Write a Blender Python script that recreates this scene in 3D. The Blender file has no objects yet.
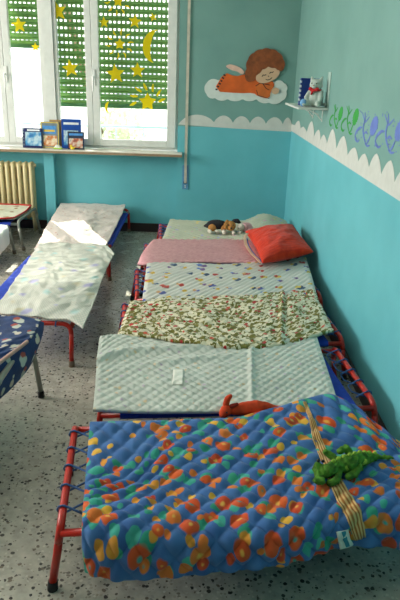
import bpy, bmesh, math, random
from mathutils import Vector, Matrix, noise as mnoise

random.seed(7)
PI = math.pi
scene = bpy.context.scene
COL = scene.collection

# ------------------------------------------------------------------ camera
FPX, PITCH, YAW, ROLL, CAMH = 602.0, math.radians(20.69), math.radians(0.54), math.radians(1.92), 1.5
fw = Vector((math.sin(YAW) * math.cos(PITCH), math.cos(YAW) * math.cos(PITCH), -math.sin(PITCH)))
r0 = Vector((math.cos(YAW), -math.sin(YAW), 0))
u0 = r0.cross(fw)
cam_r = r0 * math.cos(ROLL) + u0 * math.sin(ROLL)
cam_u = -r0 * math.sin(ROLL) + u0 * math.cos(ROLL)
cd = bpy.data.cameras.new('camera')
cam = bpy.data.objects.new('camera', cd)
COL.objects.link(cam)
cam.matrix_world = Matrix(((cam_r.x, cam_u.x, -fw.x, 0), (cam_r.y, cam_u.y, -fw.y, 0), (cam_r.z, cam_u.z, -fw.z, CAMH), (0, 0, 0, 1)))
cd.sensor_fit = 'VERTICAL'
cd.sensor_height = 36.0
cd.sensor_width = 24.0
cd.lens = 36.0 * FPX / 600.0
cd.clip_start = 0.05
scene.camera = cam


def at(px, py, X=None, Y=None, Z=None):
    """world point on the plane X=, Y= or Z= seen at a photo pixel (survey helper)"""
    d = fw + cam_r * ((px - 200) / FPX) - cam_u * ((py - 300) / FPX)
    t = X / d.x if X is not None else Y / d.y if Y is not None else (Z - CAMH) / d.z
    return Vector((d.x * t, d.y * t, CAMH + d.z * t))


# ------------------------------------------------------------------ helpers
def lin(c):
    return tuple(((v / 255) / 12.92 if v / 255 <= 0.04045 else ((v / 255 + 0.055) / 1.055) ** 2.4) for v in c) + (1.0,)


def tag(o, label=None, cat=None, group=None, kind=None):
    if label: o['label'] = label
    if cat: o['category'] = cat
    if group: o['group'] = group
    if kind: o['kind'] = kind
    return o


def link(name, me, mat=None, parent=None):
    o = bpy.data.objects.new(name, me)
    COL.objects.link(o)
    if mat is not None and me is not None:
        me.materials.append(mat)
    if parent is not None:
        o.parent = parent
    return o


def obj(name, bm, mat=None, parent=None, smooth=False, bevel=0.0):
    if bevel > 0:
        bmesh.ops.bevel(bm, geom=[e for e in bm.edges if len(e.link_faces) == 2 and e.calc_face_angle(0) > 0.6], offset=bevel, segments=2, affect='EDGES', profile=0.6)
    bmesh.ops.recalc_face_normals(bm, faces=bm.faces[:])
    me = bpy.data.meshes.new(name)
    bm.to_mesh(me)
    bm.free()
    if smooth:
        for p in me.polygons: p.use_smooth = True
    return link(name, me, mat, parent)


def empty(name, loc, rotz=0.0, label=None, cat=None, group=None):
    o = link(name, None)
    o.location = loc
    o.rotation_euler = (0, 0, rotz)
    o.empty_display_size = 0.1
    return tag(o, label, cat, group)


def box(bm, x0, x1, y0, y1, z0, z1, M=None):
    r = bmesh.ops.create_cube(bm, size=1.0)
    m = Matrix.Translation(((x0 + x1) / 2, (y0 + y1) / 2, (z0 + z1) / 2)) @ Matrix.Diagonal((abs(x1 - x0), abs(y1 - y0), abs(z1 - z0), 1))
    if M is not None: m = M @ m
    bmesh.ops.transform(bm, matrix=m, verts=r['verts'])
    return bm


def tube(bm, pts, r, seg=10, closed=False, caps=True):
    pts = [Vector(p) for p in pts]
    n = len(pts)
    rr = r if isinstance(r, (list, tuple)) else [r] * n
    rings = []
    t0 = (pts[1] - pts[0]).normalized()
    ref = Vector((0, 0, 1)) if abs(t0.z) < 0.9 else Vector((1, 0, 0))
    nrm = (ref - t0 * ref.dot(t0)).normalized()
    for i, p in enumerate(pts):
        if i == 0: t = t0
        elif i == n - 1: t = (pts[i] - pts[i - 1]).normalized()
        else:
            t = ((pts[i + 1] - pts[i]).normalized() + (pts[i] - pts[i - 1]).normalized())
            t = t.normalized() if t.length > 1e-6 else (pts[i] - pts[i - 1]).normalized()
        nrm = nrm - t * nrm.dot(t)
        nrm = nrm.normalized() if nrm.length > 1e-6 else t.orthogonal().normalized()
        b = t.cross(nrm)
        rings.append([bm.verts.new(p + (nrm * math.cos(2 * PI * k / seg) + b * math.sin(2 * PI * k / seg)) * rr[i]) for k in range(seg)])
    for a, b in zip(rings, rings[1:]):
        for k in range(seg):
            bm.faces.new((a[k], a[(k + 1) % seg], b[(k + 1) % seg], b[k]))
    if caps:
        bm.faces.new(rings[0][::-1])
        bm.faces.new(rings[-1])
    return bm


def arc(p0, corner, p1, r, n=6):
    """rounded corner between directions corner->p0 and corner->p1"""
    c = Vector(corner)
    a = (Vector(p0) - c).normalized()
    b = (Vector(p1) - c).normalized()
    pa, pb = c + a * r, c + b * r
    out = []
    for i in range(n + 1):
        t = i / n
        out.append(pa * (1 - t) ** 2 + c * 2 * t * (1 - t) + pb * t * t)
    return out


def ellipsoid(bm, c, rad, rot=(0, 0, 0), sub=3):
    from mathutils import Euler
    r = bmesh.ops.create_icosphere(bm, subdivisions=sub, radius=1.0)
    m = Matrix.Translation(c) @ Euler(rot).to_matrix().to_4x4() @ Matrix.Diagonal((*rad, 1))
    bmesh.ops.transform(bm, matrix=m, verts=r['verts'])
    return bm


def prism(bm, pts, nrm, depth):
    """flat polygon pts (Vectors) thickened along nrm"""
    nrm = Vector(nrm)
    a = [bm.verts.new(p) for p in pts]
    b = [bm.verts.new(p + nrm * depth) for p in pts]
    bm.faces.new(a)
    bm.faces.new(b[::-1])
    n = len(pts)
    for i in range(n):
        bm.faces.new((a[i], b[i], b[(i + 1) % n], a[(i + 1) % n]))
    return bm


def blob(name, parts, mat, parent=None, voxel=0.006, smooth=4, fuzz=0.0):
    """one continuous plush body from overlapping ellipsoids ('e') and tapering chains ('c')"""
    bm = bmesh.new()
    for p in parts:
        if p[0] == 'e':
            ellipsoid(bm, p[1], p[2], p[3] if len(p) > 3 else (0, 0, 0))
        else:
            ch = [(Vector(q), r) for q, r in p[1]]
            for (a, ra), (b, rb) in zip(ch, ch[1:]):
                n = max(2, int((b - a).length / (0.35 * min(ra, rb))) + 1)
                for i in range(n + 1):
                    t = i / n
                    rr = ra * (1 - t) + rb * t
                    ellipsoid(bm, a.lerp(b, t), (rr, rr, rr), sub=2)
    me = bpy.data.meshes.new(name + '_src')
    bm.to_mesh(me)
    bm.free()
    tmp = bpy.data.objects.new('tmp', me)
    COL.objects.link(tmp)
    m = tmp.modifiers.new('r', 'REMESH')
    m.mode = 'VOXEL'
    m.voxel_size = voxel
    s = tmp.modifiers.new('s', 'SMOOTH')
    s.iterations = smooth
    s.factor = 0.5
    dg = bpy.context.evaluated_depsgraph_get()
    out = bpy.data.meshes.new_from_object(tmp.evaluated_get(dg))
    bpy.data.objects.remove(tmp)
    bpy.data.meshes.remove(me)
    out.name = name
    out.materials.clear()
    if fuzz:
        for v in out.vertices:
            v.co += v.normal * fuzz * mnoise.noise(v.co * 90)
    for p in out.polygons: p.use_smooth = True
    return link(name, out, mat, parent)


# ------------------------------------------------------------------ node materials
class N:
    def __init__(self, name):
        self.m = bpy.data.materials.new(name)
        self.m.use_nodes = True
        self.t = self.m.node_tree
        self.b = self.t.nodes['Principled BSDF']
        self.out = self.t.nodes['Material Output']

    def n(self, typ, **kw):
        nd = self.t.nodes.new(typ)
        for k, v in kw.items():
            if k in nd.inputs: self.set(nd, k, v)
            else: setattr(nd, k, v)
        return nd

    def set(self, nd, k, v):
        i = nd.inputs[k]
        if hasattr(v, 'is_output'): self.t.links.new(v, i)
        else: i.default_value = v

    def math(self, op, a, b=0.0, clamp=False):
        nd = self.n('ShaderNodeMath', operation=op)
        nd.use_clamp = clamp
        self.set(nd, 0, a)
        self.set(nd, 1, b)
        return nd.outputs[0]

    def mix(self, f, a, b):
        nd = self.n('ShaderNodeMix', data_type='RGBA')
        self.set(nd, 0, f)
        self.set(nd, 6, a)
        self.set(nd, 7, b)
        return nd.outputs[2]

    def ramp(self, f, stops, interp='LINEAR'):
        nd = self.n('ShaderNodeValToRGB')
        cr = nd.color_ramp
        cr.interpolation = interp
        while len(cr.elements) < len(stops): cr.elements.new(0.5)
        for e, (p, c) in zip(cr.elements, stops):
            e.position = p
            e.color = c
        self.set(nd, 'Fac', f)
        return nd.outputs[0]

    def uv(self):
        return self.n('ShaderNodeUVMap').outputs[0]

    def pos(self):
        return self.n('ShaderNodeNewGeometry').outputs['Position']

    def objc(self):
        return self.n('ShaderNodeTexCoord').outputs['Object']

    def noise(self, vec, scale, detail=2, rough=0.5):
        return self.n('ShaderNodeTexNoise', Vector=vec, Scale=scale, Detail=detail, Roughness=rough)

    def voro(self, vec, scale, rnd=1.0, feature='F1', dims='3D'):
        nd = self.n('ShaderNodeTexVoronoi', feature=feature, voronoi_dimensions=dims)
        self.set(nd, 'Vector', vec)
        self.set(nd, 'Scale', scale)
        self.set(nd, 'Randomness', rnd)
        return nd

    def bump(self, h, strength=0.3, dist=0.01):
        nd = self.n('ShaderNodeBump', Strength=strength, Distance=dist, Height=h)
        self.t.links.new(nd.outputs[0], self.b.inputs['Normal'])

    def base(self, c):
        self.set(self.b, 'Base Color', c)

    def rough(self, r):
        self.set(self.b, 'Roughness', r)


def plain(name, rgb, rough=0.6, metal=0.0, var=0.12, scale=20.0, spec=0.5):
    k = N(name)
    c = lin(rgb)
    nz = k.noise(k.objc(), scale, 3).outputs[0]
    d = tuple(v * (1 - var) for v in c[:3]) + (1,)
    e = tuple(min(1, v * (1 + var)) for v in c[:3]) + (1,)
    k.base(k.ramp(nz, [(0.3, d), (0.7, e)]))
    k.rough(rough)
    k.set(k.b, 'Metallic', metal)
    k.set(k.b, 'Specular IOR Level', spec)
    return k.m


def cloth(name, color_fn, weave=900, rough=0.95, sheen=0.15):
    k = N(name)
    k.base(color_fn(k))
    k.rough(rough)
    k.set(k.b, 'Specular IOR Level', 0.15)
    k.set(k.b, 'Sheen Weight', sheen)
    k.bump(k.noise(k.uv(), weave, 1).outputs[0], 0.25, 0.002)
    return k.m


def warp(k, vec, scale, amt):
    nz = k.noise(vec, scale, 2).outputs['Color']
    sub = k.n('ShaderNodeVectorMath', operation='SUBTRACT')
    k.set(sub, 0, nz)
    sub.inputs[1].default_value = (0.5, 0.5, 0.5)
    sc = k.n('ShaderNodeVectorMath', operation='SCALE')
    k.set(sc, 0, sub.outputs[0])
    sc.inputs['Scale'].default_value = amt
    ad = k.n('ShaderNodeVectorMath', operation='ADD')
    k.set(ad, 0, vec)
    k.set(ad, 1, sc.outputs[0])
    return ad.outputs[0]


def shift(k, vec, x, y):
    ad = k.n('ShaderNodeVectorMath', operation='ADD')
    k.set(ad, 0, vec)
    ad.inputs[1].default_value = (x, y, 0)
    return ad.outputs[0]


def motifs(k, base, vec, scale, radius, palette, keep=1.0, rnd=0.8, soft=0.03):
    """scatter soft blobs of several colours over base"""
    v = k.voro(vec, scale, rnd, dims='2D')
    sep = k.n('ShaderNodeSeparateColor', Color=v.outputs['Color'])
    rr = k.math('ADD', k.math('MULTIPLY', sep.outputs[1], radius * 0.6), radius * 0.6)
    d = k.math('SUBTRACT', rr, v.outputs['Distance'])
    mask = k.math('DIVIDE', d, soft, clamp=True)
    if keep < 1:
        mask = k.math('MULTIPLY', mask, k.math('LESS_THAN', sep.outputs[2], keep))
    stops = [(i / len(palette), lin(c)) for i, c in enumerate(palette)]
    col = k.ramp(sep.outputs[0], stops, 'CONSTANT')
    return k.mix(mask, base, col)


# walls: lower blue-teal paint, upper grey-green paint, split by height
def wall_material(name):
    k = N(name)
    p = k.pos()
    sep = k.n('ShaderNodeSeparateXYZ', Vector=p)
    nz = k.noise(p, 3.0, 4).outputs[0]
    up = k.ramp(nz, [(0.3, lin((114, 156, 149))), (0.7, lin((124, 166, 159)))])
    lo = k.ramp(nz, [(0.3, lin((98, 180, 190))), (0.7, lin((108, 190, 200)))])
    f = k.math('GREATER_THAN', sep.outputs[2], 1.03)
    k.base(k.mix(f, lo, up))
    k.rough(0.55)
    k.set(k.b, 'Specular IOR Level', 0.35)
    k.bump(k.noise(p, 60, 3).outputs[0], 0.12, 0.004)
    return k.m


def floor_material():
    k = N('terrazzo')
    p = k.pos()
    w = warp(k, p, 40, 0.012)
    base = k.ramp(k.noise(p, 25, 4).outputs[0], [(0.3, lin((160, 156, 144))), (0.7, lin((194, 189, 175)))])
    v0 = k.voro(w, 85, 1.0)
    s0 = k.n('ShaderNodeSeparateColor', Color=v0.outputs['Color'])
    chipm = k.math('MULTIPLY', k.math('LESS_THAN', s0.outputs[0], 0.45), k.math('LESS_THAN', v0.outputs['Distance'], 0.42))
    base = k.mix(chipm, base, k.ramp(s0.outputs[1], [(0, lin((120, 114, 102))), (0.5, lin((205, 200, 186))), (1, lin((140, 140, 134)))]))
    v1 = k.voro(w, 74, 1.0)
    s1 = k.n('ShaderNodeSeparateColor', Color=v1.outputs['Color'])
    dm = k.math('MULTIPLY', k.math('LESS_THAN', s1.outputs[0], 0.40), k.math('LESS_THAN', v1.outputs['Distance'], k.math('ADD', k.math('MULTIPLY', s1.outputs[2], 0.36), 0.16)))
    base = k.mix(dm, base, k.ramp(s1.outputs[1], [(0, lin((48, 47, 45))), (0.6, lin((78, 75, 70))), (1, lin((122, 110, 96)))]))
    k.base(base)
    k.rough(k.math('ADD', k.math('MULTIPLY', k.noise(p, 6, 3).outputs[0], 0.12), 0.2))
    k.set(k.b, 'Specular IOR Level', 0.5)
    return k.m


M = {}
M['wall'] = wall_material('wall_paint')
M['floor'] = floor_material()
M['ceiling'] = plain('ceiling_paint', (225, 225, 218), 0.8, scale=3)
M['white_paint'] = plain('white_paint', (206, 208, 202), 0.8, var=0.05)
M['frame_white'] = plain('window_white', (222, 224, 218), 0.35, var=0.04)
M['marble'] = plain('sill_marble', (228, 222, 210), 0.35, var=0.06)
M['sill_edge'] = plain('sill_edge', (150, 128, 100), 0.5)
M['skirting'] = plain('skirting_dark', (56, 40, 40), 0.4)
M['red_metal'] = plain('red_enamel', (190, 40, 27), 0.28, var=0.1, scale=60)
M['grey_metal'] = plain('grey_steel', (158, 160, 150), 0.35, metal=0.35, var=0.08)
M['rubber'] = plain('rubber', (28, 28, 28), 0.8)
M['worn_rubber'] = plain('worn_rubber', (120, 104, 84), 0.8)
M['blue_canvas'] = plain('blue_canvas', (28, 62, 176), 0.8, var=0.15, scale=40)
M['navy_canvas'] = plain('dark_blue_canvas', (26, 48, 110), 0.8, var=0.15, scale=40)
M['cord'] = plain('blue_cord', (54, 92, 150), 0.7)
M['cream_metal'] = plain('cream_enamel', (216, 200, 152), 0.4, var=0.06)
M['belt'] = plain('grey_belt', (196, 190, 172), 0.8)
M['winder'] = plain('winder_blue', (92, 150, 188), 0.45)
M['dark'] = plain('black_plastic', (18, 18, 20), 0.4)
M['white_card'] = plain('white_card', (176, 200, 192), 0.7, var=0.04)
M['steel'] = plain('handle_white', (232, 232, 228), 0.3, var=0.02)


def glass_material():
    k = N('window_glass')
    tr = k.n('ShaderNodeBsdfTransparent')
    gl = k.n('ShaderNodeBsdfGlossy', Roughness=0.02)
    tr.inputs[0].default_value = (0.96, 0.99, 0.97, 1)
    lw = k.n('ShaderNodeLayerWeight')
    fr5 = k.math('ADD', k.math('MULTIPLY', k.math('POWER', lw.outputs['Facing'], 4.0), .5), .035)
    mx = k.n('ShaderNodeMixShader')
    k.set(mx, 0, k.math('ADD', fr5, k.math('MULTIPLY', k.noise(k.pos(), 2).outputs[0], 0.01)))
    k.set(mx, 1, tr.outputs[0])
    k.set(mx, 2, gl.outputs[0])
    k.t.links.new(mx.outputs[0], k.out.inputs[0])
    return k.m


def translucent(name, rgb, amt, rough=0.5, trans=None):
    k = N(name)
    nz = k.noise(k.pos(), 8, 2).outputs[0]
    c = lin(rgb)
    col = k.ramp(nz, [(0.3, tuple(v * .92 for v in c[:3]) + (1,)), (0.7, c)])
    k.base(col)
    k.rough(rough)
    tl = k.n('ShaderNodeBsdfTranslucent')
    k.set(tl, 0, lin(trans) if trans else col)
    mx = k.n('ShaderNodeMixShader')
    k.set(mx, 0, amt)
    k.set(mx, 1, k.b.outputs[0])
    k.set(mx, 2, tl.outputs[0])
    k.t.links.new(mx.outputs[0], k.out.inputs[0])
    return k.m


M['glass'] = glass_material()
M['shutter'] = translucent('shutter_green', (92, 140, 86), 0.08, 0.6, (150, 190, 80))
M['sticker'] = translucent('yellow_sticker', (238, 220, 40), 0.62, 0.4, (252, 236, 30))

# ------------------------------------------------------------------ room shell
XR, YN, YP = 0.848, 5.86, 5.78      # right wall, niche wall, pillar / main far wall face
XL, YB, ZC = -4.6, -2.6, 2.9
X_NICHE = -0.205


def struct(name, bm, m, parent=None, smooth=False, bevel=0.0):
    o = obj(name, bm, m, parent, smooth, bevel)
    if parent is None: o['kind'] = 'structure'
    return o


bm = bmesh.new(); box(bm, XL - .15, XR + .15, YB - .15, YN + .25, -0.1, 0.0); struct('floor', bm, M['floor'])
bm = bmesh.new(); box(bm, XL - .15, XR + .15, YB - .15, YN + .25, ZC, ZC + .1); struct('ceiling', bm, M['ceiling'])
bm = bmesh.new(); box(bm, XR, XR + .15, YB - .15, YN + .25, 0, ZC); wall_right = struct('wall_right', bm, M['wall'])
bm = bmesh.new(); box(bm, XL - .15, XL, YB - .15, YN + .25, 0, ZC); struct('wall_left', bm, M['wall'])
bm = bmesh.new(); box(bm, XL, XR, YB - .15, YB, 0, ZC); struct('wall_back', bm, M['wall'])

# window openings measured on the glass plane
YG = 5.87
Z_SILL = 0.795
ZT = 2.42
w2l = at(54.5, 60, Y=YG).x
w2r = at(179, 60, Y=YG).x
w1r = at(45.5, 60, Y=YG).x
w1l = -2.55
bm = bmesh.new()
box(bm, X_NICHE, XR, YP, YN + .09, 0, ZC)                 # right-hand main face
box(bm, w1l - .1, X_NICHE, YN, YN + .09, 0, Z_SILL - .03)  # under windows
box(bm, w1l - .1, X_NICHE, YP, YN + .09, ZT, ZC)          # lintel
box(bm, w1r, w2l, YN - .03, YN + .09, Z_SILL, ZT)          # post between windows
box(bm, XL, w1l - .1, YP, YN + .09, 0, ZC)
box(bm, w1l - .1, w1l, YN - .03, YN + .09, Z_SILL - .03, ZT)
box(bm, w2r, X_NICHE, YN, YN + .09, Z_SILL - .03, ZT)
wall_far = struct('wall_far', bm, M['wall'])
# pillar between the two niches, below the sill
pxa, pxb = at(43.5, 158, Y=YP).x, at(53.5, 158, Y=YP).x
bm = bmesh.new(); box(bm, pxa, pxb, YP, YN, 0, Z_SILL - .03); struct('pillar', bm, M['wall'], bevel=.004)
# post cover (white)
bm = bmesh.new(); box(bm, w1r - .005, w2l + .005, YN - .045, YN - .03, Z_SILL, ZT); struct('trim_1', bm, M['frame_white'])
# skirting boards
bm = bmesh.new(); box(bm, pxb, X_NICHE, YN - .014, YN, 0, .085); struct('baseboard_far', bm, M['skirting'], bevel=.003)
bm = bmesh.new(); box(bm, w1l - .1, pxa, YN - .014, YN, 0, .085); struct('baseboard_niche', bm, M['skirting'], bevel=.003)
bm = bmesh.new(); box(bm, XR - .012, XR, YB, YP, 0, .085); struct('baseboard_right', bm, M['skirting'], bevel=.003)
bm = bmesh.new(); box(bm, X_NICHE, XR - .012, YP - .012, YP, 0, .085); struct('baseboard_corner', bm, M['skirting'], bevel=.003)
# sill
sx1 = at(182, 153, Y=5.68).x
bm = bmesh.new(); box(bm, w1l, sx1, 5.66, YG - .02, Z_SILL - .03, Z_SILL)
sill = struct('window_sill', bm, M['marble'], bevel=.004)
bm = bmesh.new(); box(bm, w1l, sx1 + .001, 5.650, 5.6605, Z_SILL - .031, Z_SILL - .010)
obj('sill_nosing', bm, M['sill_edge'], sill)


def frame_rect(bm, x0, x1, z0, z1, w, y0, y1, wb=None):
    wb = w if wb is None else wb
    box(bm, x0, x0 + w, y0, y1, z0, z1)
    box(bm, x1 - w, x1, y0, y1, z0, z1)
    box(bm, x0 + w, x1 - w, y0, y1, z0, z0 + wb)
    box(bm, x0 + w, x1 - w, y0, y1, z1 - w, z1)


def window(name, x0, x1, sashes):
    bm = bmesh.new()
    frame_rect(bm, x0, x1, Z_SILL, ZT, .03, YG - .015, YG + .05, .035)
    fr = struct(name, bm, M['frame_white'], bevel=.004)
    for (a, b, lw, rw, handle) in sashes:
        bm = bmesh.new()
        z0, z1 = Z_SILL + .03, ZT - .03
        box(bm, a, a + lw, YG - .04, YG + .01, z0, z1)
        box(bm, b - rw, b, YG - .04, YG + .01, z0, z1)
        box(bm, a + lw, b - rw, YG - .04, YG + .01, z0, z0 + .06)
        box(bm, a + lw, b - rw, YG - .04, YG + .01, z1 - .06, z1)
        s = obj('sash', bm, M['frame_white'], fr, bevel=.005)
        bm = bmesh.new(); box(bm, a + lw - .005, b - rw + .005, YG - .012, YG - .008, z0 + .055, z1 - .055)
        obj('pane', bm, M['glass'], s)
        if handle is not None:
            bm = bmesh.new()
            box(bm, handle - .014, handle + .014, YG - .05, YG - .04, 1.36, 1.5)
            tube(bm, [(handle, YG - .05, 1.43), (handle, YG - .085, 1.43)], .009, 8)
            tube(bm, [(handle, YG - .085, 1.44), (handle, YG - .088, 1.40), (handle, YG - .088, 1.31)], [.011, .010, .008], 8)
            obj('handle', bm, M['steel'], s, smooth=False, bevel=.002)
    return fr


gx = lambda px, py=60: at(px, py, Y=YG - .02).x
mull = gx(92)
window('window_1', w1l, w1r, [(w1l + .03, gx(4), .06, .05, None), (gx(4.3), w1r - .005, gx(11) - gx(4.3), .035, gx(5.5))])
window('window_2', w2l, w2r, [(w2l + .006, mull - .002, .03, gx(91.8) - gx(85.5), None), (mull, w2r - .02, gx(99) - mull, gx(177) - gx(168), gx(93.5))])


# ------------------------------------------------------------------ roller shutters
def shutter(name, x0, x1, zb, label):
    root = empty(name, ((x0 + x1) / 2, YG + .13, zb), 0, label, 'shutter', 'green roller shutters')
    bm = bmesh.new()
    pz, pxx = 0.0615, 0.0405
    nx = int((x1 - x0) / pxx)
    offx = ((x1 - x0) - nx * pxx) / 2
    xs = [x0]
    hole = [False]
    for i in range(nx):
        xs += [x0 + offx + i * pxx + .010, x0 + offx + i * pxx + .031]
        hole += [True, False]
    xs.append(x1)
    hole = hole[:len(xs) - 1]
    z = zb + .03
    zs, prof, hs = [], [], []
    k = 0
    while z < ZT + .05:
        # bottom-most few slats are closed tight: holes shrink
        hh = (.007, .008, .009, .010, .012, .013, .015, .016)[k] if k < 8 else .019
        for dz, y, h in ((0, .010, False), (.006, .002, False), (.020, -.003, False), (.0375 - hh / 2, -.004, True), (.0375 + hh / 2, -.003, False), (.055, .002, False)):
            zs.append(z + dz); prof.append(y); hs.append(h)
        z += pz
        k += 1
    grid = [[bm.verts.new((x - (x0 + x1) / 2, prof[j], zs[j] - zb)) for x in xs] for j in range(len(zs))]
    for j in range(len(zs) - 1):
        for i in range(len(xs) - 1):
            if hs[j] and hole[i]: continue
            bm.faces.new((grid[j][i], grid[j][i + 1], grid[j + 1][i + 1], grid[j + 1][i]))
    obj('slats', bm, M['shutter'], root)
    bm = bmesh.new(); box(bm, x0 - (x0 + x1) / 2, x1 - (x0 + x1) / 2, -.008, .012, 0, .034)
    obj('bottom_bar', bm, M['shutter'], root, bevel=.003)
    return root


YS = YG + .13
sz1 = at(28, 48, Y=YS).z
sz2 = at(130, 108.5, Y=YS).z
shutter('roller_shutter', w1l + .02, w1r + .0, sz1, 'green perforated roller shutter, the shorter one at far left, ending high')
shutter('roller_shutter', w2l - .02, w2r, sz2, 'green perforated roller shutter lowered most of the way behind right window')


# ------------------------------------------------------------------ window stickers
YST = YG - .014


def star_pts(px, py, r, n=5, inner=.45, rot=0.0, sx=1.0):
    c = at(px, py, Y=YST)
    s = 0.0099 * r
    pts = []
    for i in range(2 * n):
        a = rot + PI / 2 + i * PI / n
        q = s if i % 2 == 0 else s * inner
        pts.append(c + Vector((math.cos(a) * q * sx, 0, math.sin(a) * q)))
    return c, pts


def sticker_star(px, py, r, label, rot=0.0):
    c, pts = star_pts(px, py, r, rot=rot)
    bm = bmesh.new()
    prism(bm, [p - c for p in pts], (0, -1, 0), .0015)
    o = obj('star_sticker', bm, M['sticker'])
    o.location = c
    tag(o, label, 'sticker', 'yellow window stickers')


def sticker_sun(px, py, r, label, rays=10, rin=1.45, rout=2.4, rot=0.0, only=None):
    c, pts = star_pts(px, py, r, rot=rot, inner=.55)
    bm = bmesh.new()
    prism(bm, [p - c for p in pts], (0, -1, 0), .0015)
    s = .0099 * r
    for i in range(rays):
        a = rot + 2 * PI * i / rays + .15
        if only and not only(a): continue
        d = Vector((math.cos(a), 0, math.sin(a))); t = Vector((-d.z, 0, d.x))
        pl = []
        for q, w in ((rin, .10), (rin * .5 + rout * .5, .16), (rout, .05)):
            pl.append((d * s * q + t * s * .12 * math.sin(q * 4), w * s))
        poly = [p + t * w for p, w in pl] + [p - t * w for p, w in pl[::-1]]
        prism(bm, poly, (0, -1, 0), .0015)
    o = obj('sun_sticker', bm, M['sticker'])
    o.location = c
    tag(o, label, 'sticker', 'yellow window stickers')


def sticker_moon(px, py, r, label, rot=0.0, face=1):
    c = at(px, py, Y=YST)
    s = .0099 * r
    pts = []
    for i in range(15):
        a = PI / 2 + PI * i / 14
        pts.append(Vector((math.cos(a) * s * .85 + .25 * s, 0, math.sin(a) * s)))
    for i in range(1, 14):
        a = 3 * PI / 2 - PI * i / 14
        pts.append(Vector((math.cos(a) * s * .34 + .25 * s, 0, math.sin(a) * s * .98)))
    R = Matrix.Rotation(rot, 3, 'Y')
    bm = bmesh.new()
    prism(bm, [R @ p for p in pts], (0, -1, 0), .0015)
    o = obj('moon_sticker', bm, M['sticker'])
    o.location = c
    tag(o, label, 'sticker', 'yellow window stickers')


sticker_star(19, 25, 7, 'yellow star sticker on the leftmost window pane, upper one', .1)
sticker_star(35.5, 47, 4, 'small yellow star sticker at the bottom edge of the left shutter', .0)
sticker_star(57.5, 11.5, 8.5, 'yellow star sticker beside the white post between the windows, near the top', .2)
sticker_star(70.5, 68.5, 8, 'yellow star sticker alone on the narrow pane left of the mullion', .15)
sticker_sun(118, 1, 5, 'yellow sun sticker with wavy rays at the very top of right pane', 10)
sticker_star(104, 22.5, 5, 'small yellow star sticker beside the mullion, upper left of right pane', .05)
sticker_star(135, 21.5, 6.2, 'medium yellow star sticker near the upper middle of the right pane', -.1)
sticker_star(153, 17, 3.8, 'tiny yellow star sticker above the crescent moon on right pane', .3)
sticker_sun(119.7, 44, 5, 'yellow sun sticker with wavy rays halfway down the right pane', 10, 1.5, 2.6)
sticker_moon(152, 46, 14, 'large yellow crescent moon sticker on the right pane', .12)
sticker_star(115.5, 74, 9, 'large yellow star sticker, lower left of right pane under wavy sun', .1)
sticker_star(137.5, 70.5, 7.2, 'yellow star sticker between the crescent moon and bottom sun', .0)
sticker_sun(147.5, 102, 8.5, 'large yellow sun sticker at the bottom edge of the right shutter', 12, 1.2, 2.0, only=lambda a: math.sin(a) > -.25)
sticker_moon(108, 107, 5, 'tiny yellow moon sticker at the lower left of the right pane', .1)

# ------------------------------------------------------------------ roller strap on the wall
sx = at(187, 105, Y=YP).x
root = empty('shutter_strap', (sx, YP, .45), 0, 'grey shutter pull strap with blue winder plate on the wall right of window', 'shutter strap')
bm = bmesh.new()
box(bm, -.012, .012, -.016, -.012, .06, 1.97)
obj('strap', bm, M['belt'], root)
zt, zb_ = at(184, 165, Y=YP).z - .45, at(185, 189, Y=YP).z - .45
bm = bmesh.new(); box(bm, -.03, .03, -.01, 0, zb_, zt)
obj('winder_plate', bm, M['winder'], root, bevel=.003)
bm = bmesh.new(); box(bm, -.016, .016, -.013, -.0095, zb_ + .055, zb_ + .075)
obj('strap_slot', bm, M['dark'], root)
bm = bmesh.new()
for dz in (.02, .035): ellipsoid(bm, (0, -.01, zb_ + dz), (.006, .003, .006), sub=2)
obj('screw', bm, M['steel'], root)


# ------------------------------------------------------------------ painted wall decoration (children of the walls)
def wall_patch(name, pts, nrm, depth, mat, parent):
    bm = bmesh.new()
    prism(bm, pts, nrm, depth)
    return obj(name, bm, mat, parent)


# far wall cloud band
zb0 = 1.015
pts = []
x0, x1 = X_NICHE + .003, XR - .001
humps = [(181, 214), (214, 233), (233, 250), (250, 266), (266, 283), (283, 296)]
top = []
for a, b in humps:
    xa, xb = at(a, 122, Y=YP).x, min(at(b, 122, Y=YP).x, x1)
    for i in range(10):
        t = i / 10
        top.append(Vector((max(xa + (xb - xa) * t, x0), YP, 1.075 + .062 * math.sin(PI * t) ** .7)))
top.append(Vector((x1, YP, 1.075)))
pts = [Vector((x0, YP, 1.045)), Vector((.3, YP, 1.026)), Vector((x1, YP, 1.012))][::-1]
poly = top + pts
wall_patch('cloud_border', poly, (0, -1, 0), .0015, M['white_paint'], wall_far)
# right wall peaks
peaks = [(299, 121), (303.5, 127), (312, 121.5), (319, 130), (324, 135), (333, 129.5), (344, 136.5), (355, 148), (365, 154), (377, 154), (391, 161), (404, 170)]
prof = []
for (px, py) in peaks:
    p = at(px, py, X=XR)
    prof.append((p.y, p.z))
ys = prof[-1][0]
for i in range(9):
    ys -= .21 + .05 * random.random()
    prof.append((ys, 1.17 + .05 * random.random()))
top = [Vector((XR, YP - .001, 1.08))]
for i, (y, z) in enumerate(prof):
    yn = (prof[i - 1][0] if i else YP - .001)
    mid = (y + yn) / 2
    nxt = (y + prof[i + 1][0]) / 2 if i + 1 < len(prof) else y - .1
    for t in (.0, .25, .5, .72, .88):
        top.append(Vector((XR, mid + (y - mid) * t, 1.085 + (z - 1.085) * math.sin(PI / 2 * t) ** .9)))
    top.append(Vector((XR, y, z + .003)))
    for t in (.88, .72, .5, .25):
        top.append(Vector((XR, nxt + (y - nxt) * t, 1.085 + (z - 1.085) * math.sin(PI / 2 * t) ** .9)))
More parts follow.
